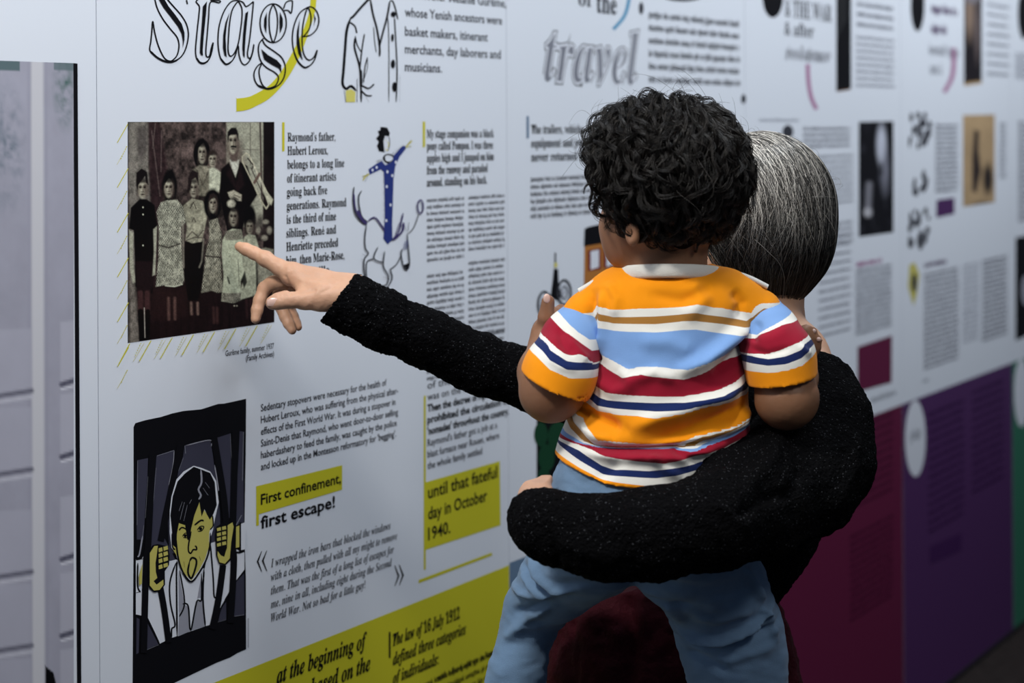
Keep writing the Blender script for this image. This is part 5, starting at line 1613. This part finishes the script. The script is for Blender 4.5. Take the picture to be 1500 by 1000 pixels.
# curls
r_ = np.random.default_rng(5)
NL = 820; NS = 12; ST = 22
CROWN = vec(0.1, 0.25, 1.0); CROWN /= np.linalg.norm(CROWN)
paths, cols = [], []
nlk = 0
while nlk < NL:
    d0 = r_.normal(size=3); d0 /= np.linalg.norm(d0)
    face = d0 @ FD
    if d0[2] < -0.62: continue
    if face > 0.45 and d0[2] < 0.55: continue
    if d0[1] > 0.55 and r_.random() < 0.5: continue
    if face > 0.15 and d0[2] < -0.30: continue
    nlk += 1
    # heading: away from the crown with a swirl
    h = d0 - CROWN * (d0 @ CROWN); h /= np.linalg.norm(h) + 1e-6
    h = -(CROWN - d0 * (CROWN @ d0)); h /= np.linalg.norm(h) + 1e-6
    sw = np.cross(d0, h)
    h = h + sw * r_.normal(0.25, 0.7); h /= np.linalg.norm(h)
    L = r_.uniform(0.055, 0.095) * (0.75 if d0[2] < -0.3 else 1.0)
    base_r = 1.0 + r_.uniform(-0.02, 0.08)
    lift = r_.uniform(0.05, 0.22) * (1.0 if d0[2] > -0.1 else 0.6) * (1.25 if d0[0] < -0.3 else 0.85)
    cr = r_.uniform(0.004, 0.009) * (1.15 if d0[0] < -0.2 else 0.75); wl = r_.uniform(0.030, 0.060); ph = r_.uniform(0, 6.28); hand = r_.choice((-1, 1))
    bend = r_.normal(0, 9)
    p = d0.copy(); hd_ = h.copy(); g = []
    ds = L / (ST - 1)
    for i in range(ST):
        t = i / (ST - 1)
        n_ = p / np.linalg.norm(p)
        rad_ = (base_r + lift * math.sin(min(1.0, t * 1.25) * math.pi * 0.62) - 0.10 * t * t * (1 if r_.random() < 2 else 0))
        sd = np.cross(n_, hd_)
        a = ph + hand * 2 * math.pi * (i * ds) / wl
        amp = cr * (0.25 + 0.9 * t)
        g.append(HAIRC + n_ * 0.088 * rad_ + (sd * math.cos(a) + n_ * math.sin(a)) * amp)
        p = n_ + hd_ * ds / 0.100
        hd_ = hd_ + sd * bend * ds * 0.35
        hd_ = hd_ - p * (hd_ @ p) / (p @ p); hd_ /= np.linalg.norm(hd_)
    g = np.array(g)
    off = r_.normal(size=(NS, 3)); off /= np.linalg.norm(off, axis=1)[:, None]
    off *= (r_.random(NS) ** 0.5 * 0.0050)[:, None]
    conv = (1 - 0.55 * np.linspace(0, 1, ST))[None, :, None]
    jit = np.cumsum(r_.normal(0, 0.00022, (NS, ST, 3)), axis=1)
    pp = g[None] + off[:, None, :] * conv + jit
    paths.append(pp)
    sh = r_.uniform(0.6, 1.5)
    cols.append(np.repeat(sh * r_.uniform(0.7, 1.35, NS), ST * 3))
# loose flyaways round the outline
fly = []
for _ in range(260):
    d0 = r_.normal(size=3); d0 /= np.linalg.norm(d0)
    if d0[2] < -0.1 or (d0 @ FD > 0.6 and d0[2] < 0.3): continue
    h = np.cross(d0, r_.normal(size=3)); h /= np.linalg.norm(h)
    cr = r_.uniform(0.008, 0.022); a = np.linspace(0, r_.uniform(2.0, 4.6), ST)
    c = HAIRC + d0 * 0.094 * r_.uniform(1.02, 1.10)
    fly.append(c + d0 * (np.sin(a / 2)[:, None]) * cr + h * (a[:, None] * cr * 0.7) + np.cross(d0, h) * (1 - np.cos(a))[:, None] * cr * 0.6)
PT = np.concatenate(paths)
rad = r_.uniform(0.00028, 0.00048, len(PT))
V, Q = strands(PT, rad)
me = np_mesh('curls', V, Q, [hair_mat('black_curls', 0.42, 0.32)])
cc = np.concatenate(cols)
set_color(me, 'col', cc[:, None] * np.array([0.0066, 0.0054, 0.0048]))
link('curls', me, toddler, kind='stuff')
V, Q = strands(np.array(fly), np.full(len(fly), 0.00020))
me = np_mesh('flyaway_hair', V, Q, [me.materials[0]])
set_color(me, 'col', np.tile([0.03, 0.025, 0.022], (len(V), 1)))
link('flyaway_hair', me, toddler, kind='stuff')

# ------------------------------------------------------------------ the grown-up
YA = 3.25


def A_(px, py, Y=YA): return np.array(P(px, py, Y))


adult = empty('person', (A_(1010, 900, 3.25)[0], 3.25, 0.0), 'grey-haired person in black sweater holding the child and pointing at the wall', 'person')
AC = A_(1122, 318, 3.25)
AF = vec(-0.90, 0.40, -0.18); AF /= np.linalg.norm(AF)
AE = np.cross(UP, AF); AE /= np.linalg.norm(AE)      # one ear side
AU = np.cross(AF, AE)
fa = Field((-0.32, 2.72, 0.02), (0.56, 3.56, 1.60), 0.0046)
fa.ell(AC, (0.088, 0.080, 0.098), 0.01)
fa.ell(AC + AF * 0.035 - AU * 0.055, (0.058, 0.056, 0.062), 0.02)
fa.ell(AC + AF * 0.062 - AU * 0.100, (0.026, 0.026, 0.022), 0.02)
for s_ in (1, -1):
    fa.ell(AC + AF * 0.070 + AE * 0.035 * s_ - AU * 0.050, (0.026, 0.024, 0.024), 0.02)
    fa.ell(AC + AF * 0.094 + AE * 0.032 * s_ - AU * 0.016, (0.015, 0.015, 0.011), 0.008, op='sub')
    fa.ell(AC + AE * 0.074 * s_ - AU * 0.03, (0.016, 0.010, 0.028), 0.005)
    fa.cap(AC + AF * 0.094 + AE * 0.015 * s_ + AU * 0.004, AC + AF * 0.084 + AE * 0.046 * s_ + AU * 0.004, 0.007, 0.006, 0.01)
fa.cap(AC + AF * 0.094 - AU * 0.012, AC + AF * 0.110 - AU * 0.045, 0.008, 0.011, 0.010)
fa.cap(AC + AF * 0.095 + AE * 0.020 - AU * 0.078, AC + AF * 0.095 - AE * 0.020 - AU * 0.078, 0.006, 0.006, 0.005)
fa.cap(AC + AF * 0.092 + AE * 0.017 - AU * 0.087, AC + AF * 0.092 - AE * 0.017 - AU * 0.087, 0.007, 0.007, 0.005)
fa.chain([(A_(1112, 390, 3.26), 0.054), (A_(1112, 450, 3.26), 0.052), (A_(1115, 520, 3.27), 0.070)], 0.03)
fa.chain([(A_(1128, 470, 3.22), 0.040), (A_(1166, 520, 3.15), 0.038), (A_(1192, 556, 3.10), 0.036)], 0.02)
fa.chain([(A_(1100, 470, 3.32), 0.045), (A_(1085, 530, 3.42), 0.045)], 0.03)
fa.loft([(A_(0, 500)[2], A_(1115, 0)[0], 3.27, 0.085, 0.13), (A_(0, 640)[2], A_(1105, 0)[0], 3.27, 0.095, 0.14), (A_(0, 800)[2], A_(1060, 0)[0], 3.27, 0.09, 0.13), (A_(0, 905)[2], A_(1020, 0)[0], 3.27, 0.10, 0.14)], 0.02)
# arms inside the sleeves, legs inside the skirt
fa.chain([(A_(1192, 572, 3.10), 0.036), (A_(1200, 640, 3.05), 0.036), (A_(1184, 712, 2.98), 0.034), (A_(1040, 766, 2.835), 0.034), (A_(900, 783, 2.81), 0.030), (A_(820, 772, 2.82), 0.025)], 0.015)
fa.chain([(A_(1085, 520, 3.42), 0.036), (A_(960, 555, 3.43), 0.034), (A_(850, 573, 3.38), 0.033), (A_(700, 534, 3.34), 0.026), (A_(600, 488, 3.31), 0.020), (A_(556, 450, 3.294), 0.0195)], 0.015)
for y_ in (3.20, 3.34):
    fa.chain([((0.24, y_, 0.86), 0.075), ((0.235, y_, 0.46), 0.052), ((0.235, y_, 0.40), 0.050), ((0.245, y_, 0.09), 0.036)], 0.02)
    fa.chain([((0.245, y_, 0.075), 0.034), ((0.13, y_ - 0.01, 0.06), 0.028)], 0.02)
V1, Q1 = fa.mesh(2)

# the pointing right hand, palm down, thumb towards us
def Hd(px, py, dy=0.0): return np.array(P(px, py, 3.28 + dy))


h_ = 0.0015
fg = Field(Hd(322, 510, -0.06), Hd(580, 330, 0.10), h_)
fg.F = np.full(fg.n, 1.0, dtype=np.float32)
# wrist and palm (a wide slab seen edge-on and a little from above)
fg.chain([(Hd(560, 450, 0.013), 0.0195), (Hd(520, 431, 0.012), 0.0228), (Hd(500, 427, 0.01), 0.0225)], 0.01)
fg.chain([(Hd(515, 426, 0.010), 0.0220), (Hd(470, 416, 0.012), 0.0185), (Hd(430, 404, 0.012), 0.0125)], 0.010)
fg.chain([(Hd(505, 432, 0.035), 0.0190), (Hd(460, 426, 0.042), 0.0170), (Hd(424, 420, 0.044), 0.0135)], 0.012)
fg.chain([(Hd(500, 436, -0.006), 0.0195), (Hd(470, 434, -0.012), 0.0175), (Hd(446, 430, -0.010), 0.0135)], 0.012)   # thenar
fg.chain([(Hd(455, 412, 0.006), 0.0165), (Hd(425, 402, 0.008), 0.0130)], 0.012)
# index finger, straight
IX = [(Hd(430, 401, 0.010), 0.0120), (Hd(410, 392, 0.012), 0.0112), (Hd(388, 379, 0.017), 0.0098), (Hd(372, 370.5, 0.021), 0.0086), (Hd(360, 365, 0.024), 0.0083), (Hd(351, 361, 0.027), 0.0068)]
fg.chain(IX, 0.004)
fg.ell(Hd(389, 378.5, 0.017), (0.0105, 0.0105, 0.0102), 0.004)
fg.ell(Hd(428, 397, 0.008), (0.0125, 0.012, 0.0115), 0.006)
# thumb, towards the viewer
TH = [(Hd(474, 437, -0.010), 0.0150), (Hd(448, 438.5, -0.020), 0.0128), (Hd(424, 439, -0.028), 0.0108), (Hd(408, 441, -0.031), 0.0106), (Hd(399, 443.5, -0.032), 0.0092)]
fg.chain(TH, 0.005)
fg.ell(Hd(418, 438, -0.0275), (0.011, 0.0105, 0.0112), 0.004)
# middle finger, curled down
MF = [(Hd(414, 411, 0.028), 0.0110), (Hd(398, 415, 0.034), 0.0096), (Hd(387.5, 422, 0.035), 0.0090), (Hd(380, 440, 0.030), 0.0082), (Hd(376.5, 454, 0.026), 0.0078), (Hd(374.5, 467, 0.022), 0.0066)]
fg.chain(MF, 0.0035)
# ring and little fingers, tucked behind the thumb
RF = [(Hd(424, 424, 0.044), 0.0105), (Hd(409, 432, 0.050), 0.0090), (Hd(410, 446, 0.050), 0.0086), (Hd(418, 464, 0.045), 0.0080), (Hd(423, 474, 0.041), 0.0075), (Hd(428, 483.5, 0.037), 0.0062)]
fg.chain(RF, 0.003)
LF = [(Hd(438, 430, 0.058), 0.0095), (Hd(424, 438, 0.063), 0.0080), (Hd(424, 450, 0.062), 0.0076), (Hd(430, 464, 0.056), 0.0070), (Hd(434, 473, 0.052), 0.0062), (Hd(437, 479, 0.048), 0.0054)]
fg.chain(LF, 0.003)
# tendons on the back of the hand, creases at the joints
for a, b in (((432, 394, 0.012), (482, 407, 0.014)), ((424, 402, 0.034), (482, 411, 0.026))):
    fg.cap(Hd(*a), Hd(*b), 0.0045, 0.0035, 0.010)
V2, Q2 = fg.mesh(2)
N2 = normals(V2, Q2)
hx = 750 + V2[:, 0] * F / 3.28; hy = PY + (H - V2[:, 2]) * F / 3.28
disp = np.zeros(len(V2))
def groove(pts, wd, mm, front=True):
    global disp
    d_, t_ = seg_dist(hx, hy, pts)
    g_ = mm * 0.001 * np.exp(-(d_ / wd) ** 2)
    disp += g_
for q, wd, mm in (([(386, 370), (391, 374)], 1.2, -0.5), ([(384, 371), (388, 376)], 1.0, -0.4), ([(366, 361), (369, 365)], 1.0, -0.4), ([(418, 403), (424, 418), (428, 426)], 2.2, -1.6), ([(412, 428), (414, 434)], 1.0, -0.5), ([(417, 427), (418, 434)], 1.0, -0.5), ([(422, 428), (423, 435)], 1.0, -0.45),
                  ([(430, 424), (445, 425), (462, 421)], 2.5, -1.2), ([(472, 425), (488, 418), (500, 410)], 3, -0.8), ([(440, 408), (460, 412), (480, 414)], 3, 0.7), ([(500, 448), (470, 450), (440, 449)], 3, 0.6)):
    groove(q, wd, mm)
disp += vnoise(V2, 220, 8) * 0.00022 + vnoise(V2 * np.array([1, 1, 2.0]), 420, 4) * 0.00012
V2 = V2 + N2 * disp[:, None]

# the carrying left hand, cupped round the child's hip
def Ld(px, py, dy=0.0): return np.array(P(px, py, 2.84 + dy))


fq = Field(Ld(740, 800, -0.06), Ld(860, 670, 0.22), 0.0025)
fq.chain([(Ld(806, 765, 0.0), 0.026), (Ld(790, 742, 0.02), 0.024), (Ld(785, 728, 0.045), 0.022)], 0.01)
for i_ in range(4):
    y0_ = 716 + i_ * 14
    fq.chain([(Ld(785, y0_ + 4, 0.045), 0.0130), (Ld(776, y0_, 0.075), 0.0098), (Ld(784, y0_ + 1, 0.115), 0.0088), (Ld(806, y0_ + 4, 0.135), 0.0078)], 0.004)
fq.chain([(Ld(792, 722, 0.03), 0.013), (Ld(794, 708, 0.058), 0.0100), (Ld(800, 702, 0.085), 0.0085)], 0.005)
V3, Q3 = fq.mesh(2)
Vb = np.concatenate([V1, V2, V3]); Qb = np.concatenate([Q1, Q2 + len(V1), Q3 + len(V1) + len(V2)])
link('body', np_mesh('body', Vb, Qb, [SKIN_A]), adult)
for s_ in (1, -1):
    c = AC + AF * 0.083 + AE * 0.032 * s_ - AU * 0.016
    fe = Field(c - 0.016, c + 0.016, 0.0016); fe.ell(c, (0.0118, 0.0118, 0.0118), 0)
    v_, q_ = fe.mesh(0); me = np_mesh('eye', v_, q_, [EYEA]); eye_col(me, v_, c, AF); link('eye', me, adult)
# thumb nail: a curved plate on the side facing us
nv, nq = [], []
nc = Hd(399.5, 441.5, -0.032)
for i in range(9):
    for j in range(7):
        a = (i / 8 - 0.5) * 2; b = (j / 6 - 0.5) * 2
        x = a * 0.0068; z = b * 0.0052 * math.sqrt(max(0.05, 1 - 0.55 * a * a))
        ydep = -math.sqrt(max(1e-6, 0.0102 ** 2 - z * z)) - 0.0002 + 0.0016 * max(0, -a) ** 2
        nv.append(nc + vec(x, ydep, z + x * 0.15))
for i in range(8):
    for j in range(6):
        k_ = i * 7 + j
        nq.append((k_, k_ + 7, k_ + 8, k_ + 1))
link('nail', np_mesh('nail', nv, nq, [NAIL]), adult, 'pale thumb nail')

# ---- black sweater
fw = Field((-0.30, 2.70, 0.83), (0.52, 3.58, 1.34), 0.0045)
torso = [(502, 1120, 52, 0.07), (525, 1122, 82, 0.13), (560, 1125, 95, 0.17), (620, 1118, 112, 0.175), (700, 1100, 122, 0.165), (760, 1082, 126, 0.155), (810, 1064, 128, 0.15), (850, 1046, 118, 0.14), (880, 1034, 108, 0.115), (905, 1020, 100, 0.105)]
fw.loft([(A_(0, r[0])[2], A_(r[1], 0)[0], 3.27, rr(r[2], YA), r[3]) for r in torso], 0.0)
fw.chain([(A_(1196, 572, 3.10), 0.052), (A_(1205, 620, 3.06), 0.058), (A_(1204, 680, 3.02), 0.058), (A_(1184, 715, 2.98), 0.056)], 0.03)
fw.chain([(A_(1184, 715, 2.98), 0.054), (A_(1110, 742, 2.90), 0.055), (A_(1040, 766, 2.835), 0.054), (A_(960, 782, 2.81), 0.050), (A_(880, 785, 2.80), 0.0455), (A_(820, 776, 2.81), 0.0400)], 0.02)
fw.chain([(A_(1150, 660, 3.02), 0.05), (A_(1075, 720, 2.92), 0.05)], 0.05)
fw.chain([(A_(832, 782, 2.81), 0.042), (A_(800, 768, 2.815), 0.0395), (A_(788, 762, 2.83), 0.0370)], 0.008)
# right shoulder and the pointing arm
fw.chain([(A_(1078, 515, 3.42), 0.055), (A_(960, 555, 3.43), 0.052), (A_(850, 573, 3.38), 0.046), (A_(780, 558, 3.36), 0.0415), (A_(700, 532, 3.34), 0.0405), (A_(620, 494, 3.315), 0.0400), (A_(550, 464, 3.295), 0.0350), (A_(508, 444, 3.285), 0.0330), (A_(480, 432, 3.28), 0.0330)], 0.012)
cw = A_(494, 437, 3.28); cwn = vec(-0.79, 0.0, 0.61); cwn /= np.linalg.norm(cwn)
cw2 = A_(540, 455, 3.28)
sl, X, Y, Z = fw.sub(A_(400, 540, 3.2), A_(580, 360, 3.38))
fw.F[sl] = np.maximum(fw.F[sl], (X - cw2[0]) * cwn[0] + (Y - cw2[1]) * cwn[1] + (Z - cw2[2]) * cwn[2])
fcu = Field(A_(430, 530, 3.22), A_(600, 380, 3.35), 0.0020)
fcu.chain([(A_(612, 493, 3.313), 0.0385), (A_(600, 487, 3.31), 0.0402), (A_(560, 468, 3.298), 0.0400), (A_(520, 448, 3.288), 0.0390), (A_(480, 429, 3.28), 0.0385)], 0.01)
fcu.cut(lambda X, Y, Z: (X - cw[0]) * cwn[0] + (Y - cw[1]) * cwn[1] + (Z - cw[2]) * cwn[2])
fcu.chain([(A_(540, 456, 3.29), 0.026), (A_(520, 448, 3.288), 0.0350), (A_(470, 424, 3.28), 0.0352)], 0.0, op='sub')
# neckline
fw.ell(A_(1128, 478, 3.25), (0.060, 0.095, 0.030), 0.004, op='sub')
V, Q = fw.mesh(2)
WF = [([(1255, 620), (1240, 680), (1200, 740)], 10, 6), ([(1060, 690), (1110, 660), (1150, 620)], 9, 7), ([(1045, 720), (1100, 700), (1160, 690)], 9, -7), ([(1100, 790), (1150, 770), (1200, 760)], 10, 7), ([(1090, 830), (1140, 800), (1180, 800)], 8, -6), ([(870, 745), (900, 800), (930, 830)], 14, 4), ([(800, 735), (812, 775), (815, 815)], 5, -6),
      ([(1000, 715), (1030, 760), (1040, 810)], 12, -4), ([(1200, 530), (1170, 570), (1150, 620)], 10, 5), ([(800, 745), (850, 760), (930, 760)], 10, 4), ([(1020, 700), (1040, 705), (1070, 735)], 6, 6), ([(700, 500), (720, 540), (712, 585)], 6, 3), ([(725, 505), (742, 545), (735, 590)], 6, -4), ([(745, 510), (762, 550), (755, 600)], 6, 4), ([(640, 470), (640, 510), (620, 540)], 10, 2), ([(1160, 660), (1140, 700), (1150, 750)], 10, -6)]
V = folds(V, Q, 3.0, WF)
V += normals(V, Q) * (vnoise(V, 30, 1) * 0.0030 + vnoise(V, 150, 2) * 0.0022 + vnoise(V, 420, 6) * 0.0016)[:, None]
sweater = link('sweater', np_mesh('sweater', V, Q, [KNIT]), adult, 'black knitted sweater with a faint glitter')


def torus_path(c, n, r0, r1, steps=40, wob=0.0, seed=0):
    n = n / np.linalg.norm(n); a = np.cross(n, UP); a /= np.linalg.norm(a); b = np.cross(a, n)
    rg = np.random.default_rng(seed); o = rg.uniform(0, 6.28)
    return [c + a * r0 * math.cos(t) + b * r1 * math.sin(t) + n * wob * math.sin(3 * t + o) for t in np.linspace(0, 2 * math.pi, steps, endpoint=False)]


V, Q = fcu.mesh(2)
V = folds(V, Q, 3.28, [([(505, 408), (500, 440), (485, 478)], 4, 1.5), ([(520, 410), (520, 450), (500, 490)], 6, -2), ([(545, 430), (560, 470), (550, 510)], 8, 2.5)])
V += normals(V, Q) * (vnoise(V, 150, 2) * 0.0020 + vnoise(V, 420, 6) * 0.0020)[:, None]
link('cuff', np_mesh('cuff', V, Q, [KNIT]), sweater)
# ---- crinkled maroon skirt
fz = Field((0.0 - 0.02, 3.02, 0.28), (0.44, 3.52, 1.0), 0.0055)
sk = [(852, 965, 130, 0.12), (880, 968, 160, 0.135), (930, 974, 178, 0.145), (1000, 980, 188, 0.155), (1100, 996, 190, 0.165), (1300, 1000, 208, 0.19), (1560, 1004, 215, 0.20)]
fz.loft([(A_(0, r[0])[2], A_(r[1], 0)[0], 3.27, rr(r[2], YA), r[3]) for r in sk], 0.0)
V, Q = fz.mesh(2)
N = normals(V, Q)
cr_ = vnoise(V * np.array([2.6, 2.6, 0.7]), 16, 3) * 0.008 + vnoise(V * np.array([1, 1, 1.6]), 70, 6) * 0.0035
pxs, pys = to_px(V, 3.15)
dd, _t = seg_dist(pxs, pys, [(918, 880), (925, 930), (915, 1000), (905, 1100)])
cr_ -= 0.016 * np.exp(-(dd / 14) ** 2)
V = V + N * cr_[:, None]
link('skirt', np_mesh('skirt', V, Q, [SKIRTM]), adult, 'dark maroon crinkled skirt')
for y_ in (3.20, 3.34):
    fz = Field((0.04, y_ - 0.08, -0.01), (0.34, y_ + 0.08, 0.13), 0.005)
    fz.chain([((0.25, y_, 0.055), 0.042), ((0.19, y_ - 0.005, 0.05), 0.042), ((0.10, y_ - 0.01, 0.036), 0.038)], 0.02)
    fz.cut(lambda X, Y, Z: 0.001 - Z + 0 * X + 0 * Y)
    v_, q_ = fz.mesh(1); link('shoe', np_mesh('shoe', v_, q_, [BLACKM]), adult)

# ---- grey bob
GC = A_(1118, 312, 3.25)
fb = Field(GC - 0.15, GC + 0.15, 0.0035)
fb.ell(GC + vec(0, 0, 0.004), (0.094, 0.088, 0.100), 0.05)
fb.ell(A_(1130, 365, 3.24), (0.072, 0.078, 0.062), 0.03)
fb.ell(A_(1126, 408, 3.25), (0.046, 0.058, 0.036), 0.02)
fb.cap(AC + AF * 0.085 - AU * 0.05, AC + AF * 0.15 - AU * 0.05, 0.058, 0.06, 0.01, op='sub')
V, Q = fb.mesh(2)
HAIRG = mat('grey_hair_base', (0.020, 0.019, 0.018), 0.6, 0.25, 1.0, 300)
link('hair', np_mesh('hair', V, Q, [HAIRG]), adult)
SDF = fb


def field_at(fld, p):
    g = (p - fld.lo) / fld.h
    i = np.clip(np.floor(g).astype(int), 0, fld.n - 2); f_ = np.clip(g - i, 0, 1)
    r0 = np.zeros(len(p))
    for a in (0, 1):
        for b in (0, 1):
            for c in (0, 1):
                w = (f_[:, 0] if a else 1 - f_[:, 0]) * (f_[:, 1] if b else 1 - f_[:, 1]) * (f_[:, 2] if c else 1 - f_[:, 2])
                r0 += w * fld.F[i[:, 0] + a, i[:, 1] + b, i[:, 2] + c]
    return r0


def to_surface(fld, p, lift):
    for _ in range(4):
        d_ = field_at(fld, p)
        e = 0.003
        g = np.stack([field_at(fld, p + np.eye(3)[k_] * e) - field_at(fld, p - np.eye(3)[k_] * e) for k_ in range(3)], 1)
        g /= np.linalg.norm(g, axis=1)[:, None] + 1e-9
        p = p - g * (np.clip(d_, -0.03, 0.03) - lift)[:, None]
    return p, g


# combed strands start along a parting high on the left and sweep over to the nape
NG = 5200; SG = 18
r_ = np.random.default_rng(21)
t0 = r_.random(NG)
org = np.where((t0 < 0.75)[:, None], GC + np.stack([r_.normal(-0.035, 0.030, NG), r_.normal(-0.005, 0.05, NG), np.full(NG, 0.11)], 1),
               GC + r_.normal(size=(NG, 3)) * np.array([0.07, 0.07, 0.05]) + np.array([0, 0, 0.03]))
lift = r_.uniform(0.0006, 0.0055, NG)
p, g = to_surface(fb, org, lift)
end = A_(1128, 432, 3.26)
pth = [p.copy()]
ln = r_.uniform(0.11, 0.25, NG)
clump = np.floor(t0 * 260).astype(int)
cj = r_.normal(0, 1, (400, 3))[clump % 400]
wav = r_.uniform(0, 6.28, 400)[clump % 400]
for i in range(SG - 1):
    d_ = np.stack([np.full(NG, 0.42), np.full(NG, -0.10), np.full(NG, -1.0)], 1)
    tt = i / (SG - 1)
    d_[:, 0] = 0.85 - 1.5 * tt
    d_[:, 1] += np.where(p[:, 1] < GC[1], -0.35, 0.35) * (1 - 1.6 * tt)
    d_ += cj * 0.16 + r_.normal(0, 0.05, (NG, 3)) + 0.10 * np.sin(wav + i * 0.5)[:, None]
    low = np.clip((GC[2] - 0.045 - p[:, 2]) / 0.05, 0, 1)[:, None]
    d_ = d_ * (1 - low) + (end - p) / 0.05 * low
    _, g = to_surface(fb, p, lift)
    d_ -= g * (d_ * g).sum(1)[:, None]
    d_ /= np.linalg.norm(d_, axis=1)[:, None] + 1e-9
    p = p + d_ * (ln / SG)[:, None]
    p, g = to_surface(fb, p, lift)
    pth.append(p.copy())
PT = np.stack(pth, 1)
ok_ = (np.abs(field_at(fb, PT.reshape(-1, 3)).reshape(NG, SG)) < 0.012).all(1) & (np.linalg.norm(np.diff(PT, axis=1), axis=2).max(1) < 0.03)
PT = PT[ok_]; NG = len(PT); clump = clump[ok_]
V, Q = strands(PT, r_.uniform(0.00030, 0.00052, NG))
me = np_mesh('combed_hair', V, Q, [hair_mat('grey_strands', 0.36, 0.45)])
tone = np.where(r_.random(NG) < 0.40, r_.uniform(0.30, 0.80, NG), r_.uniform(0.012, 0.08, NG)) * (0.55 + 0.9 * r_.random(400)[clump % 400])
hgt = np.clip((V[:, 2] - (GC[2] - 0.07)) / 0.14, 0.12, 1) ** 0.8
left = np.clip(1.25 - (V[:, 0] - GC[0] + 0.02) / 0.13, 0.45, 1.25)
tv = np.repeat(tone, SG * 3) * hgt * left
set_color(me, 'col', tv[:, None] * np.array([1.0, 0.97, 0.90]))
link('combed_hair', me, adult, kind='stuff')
# stray hairs
fly = []
for _ in range(90):
    d0 = r_.normal(size=3); d0[2] = abs(d0[2]) * 0.8; d0 /= np.linalg.norm(d0)
    h = np.cross(d0, r_.normal(size=3)); h /= np.linalg.norm(h)
    a = np.linspace(0, 2.4, SG); cr = r_.uniform(0.01, 0.03)
    fly.append(GC + (d0 + h * a[:, None] * 0.22) / np.sqrt(1 + (0.22 * a[:, None]) ** 2) * (0.100 + cr * 0.45 * np.sin(a * 1.1)[:, None]))
V, Q = strands(np.array(fly), np.full(len(fly), 0.00018))
me = np_mesh('flyaway_hair', V, Q, [me.materials[0]])
set_color(me, 'col', np.tile([0.25, 0.24, 0.22], (len(V), 1)))
link('flyaway_hair', me, adult, kind='stuff')
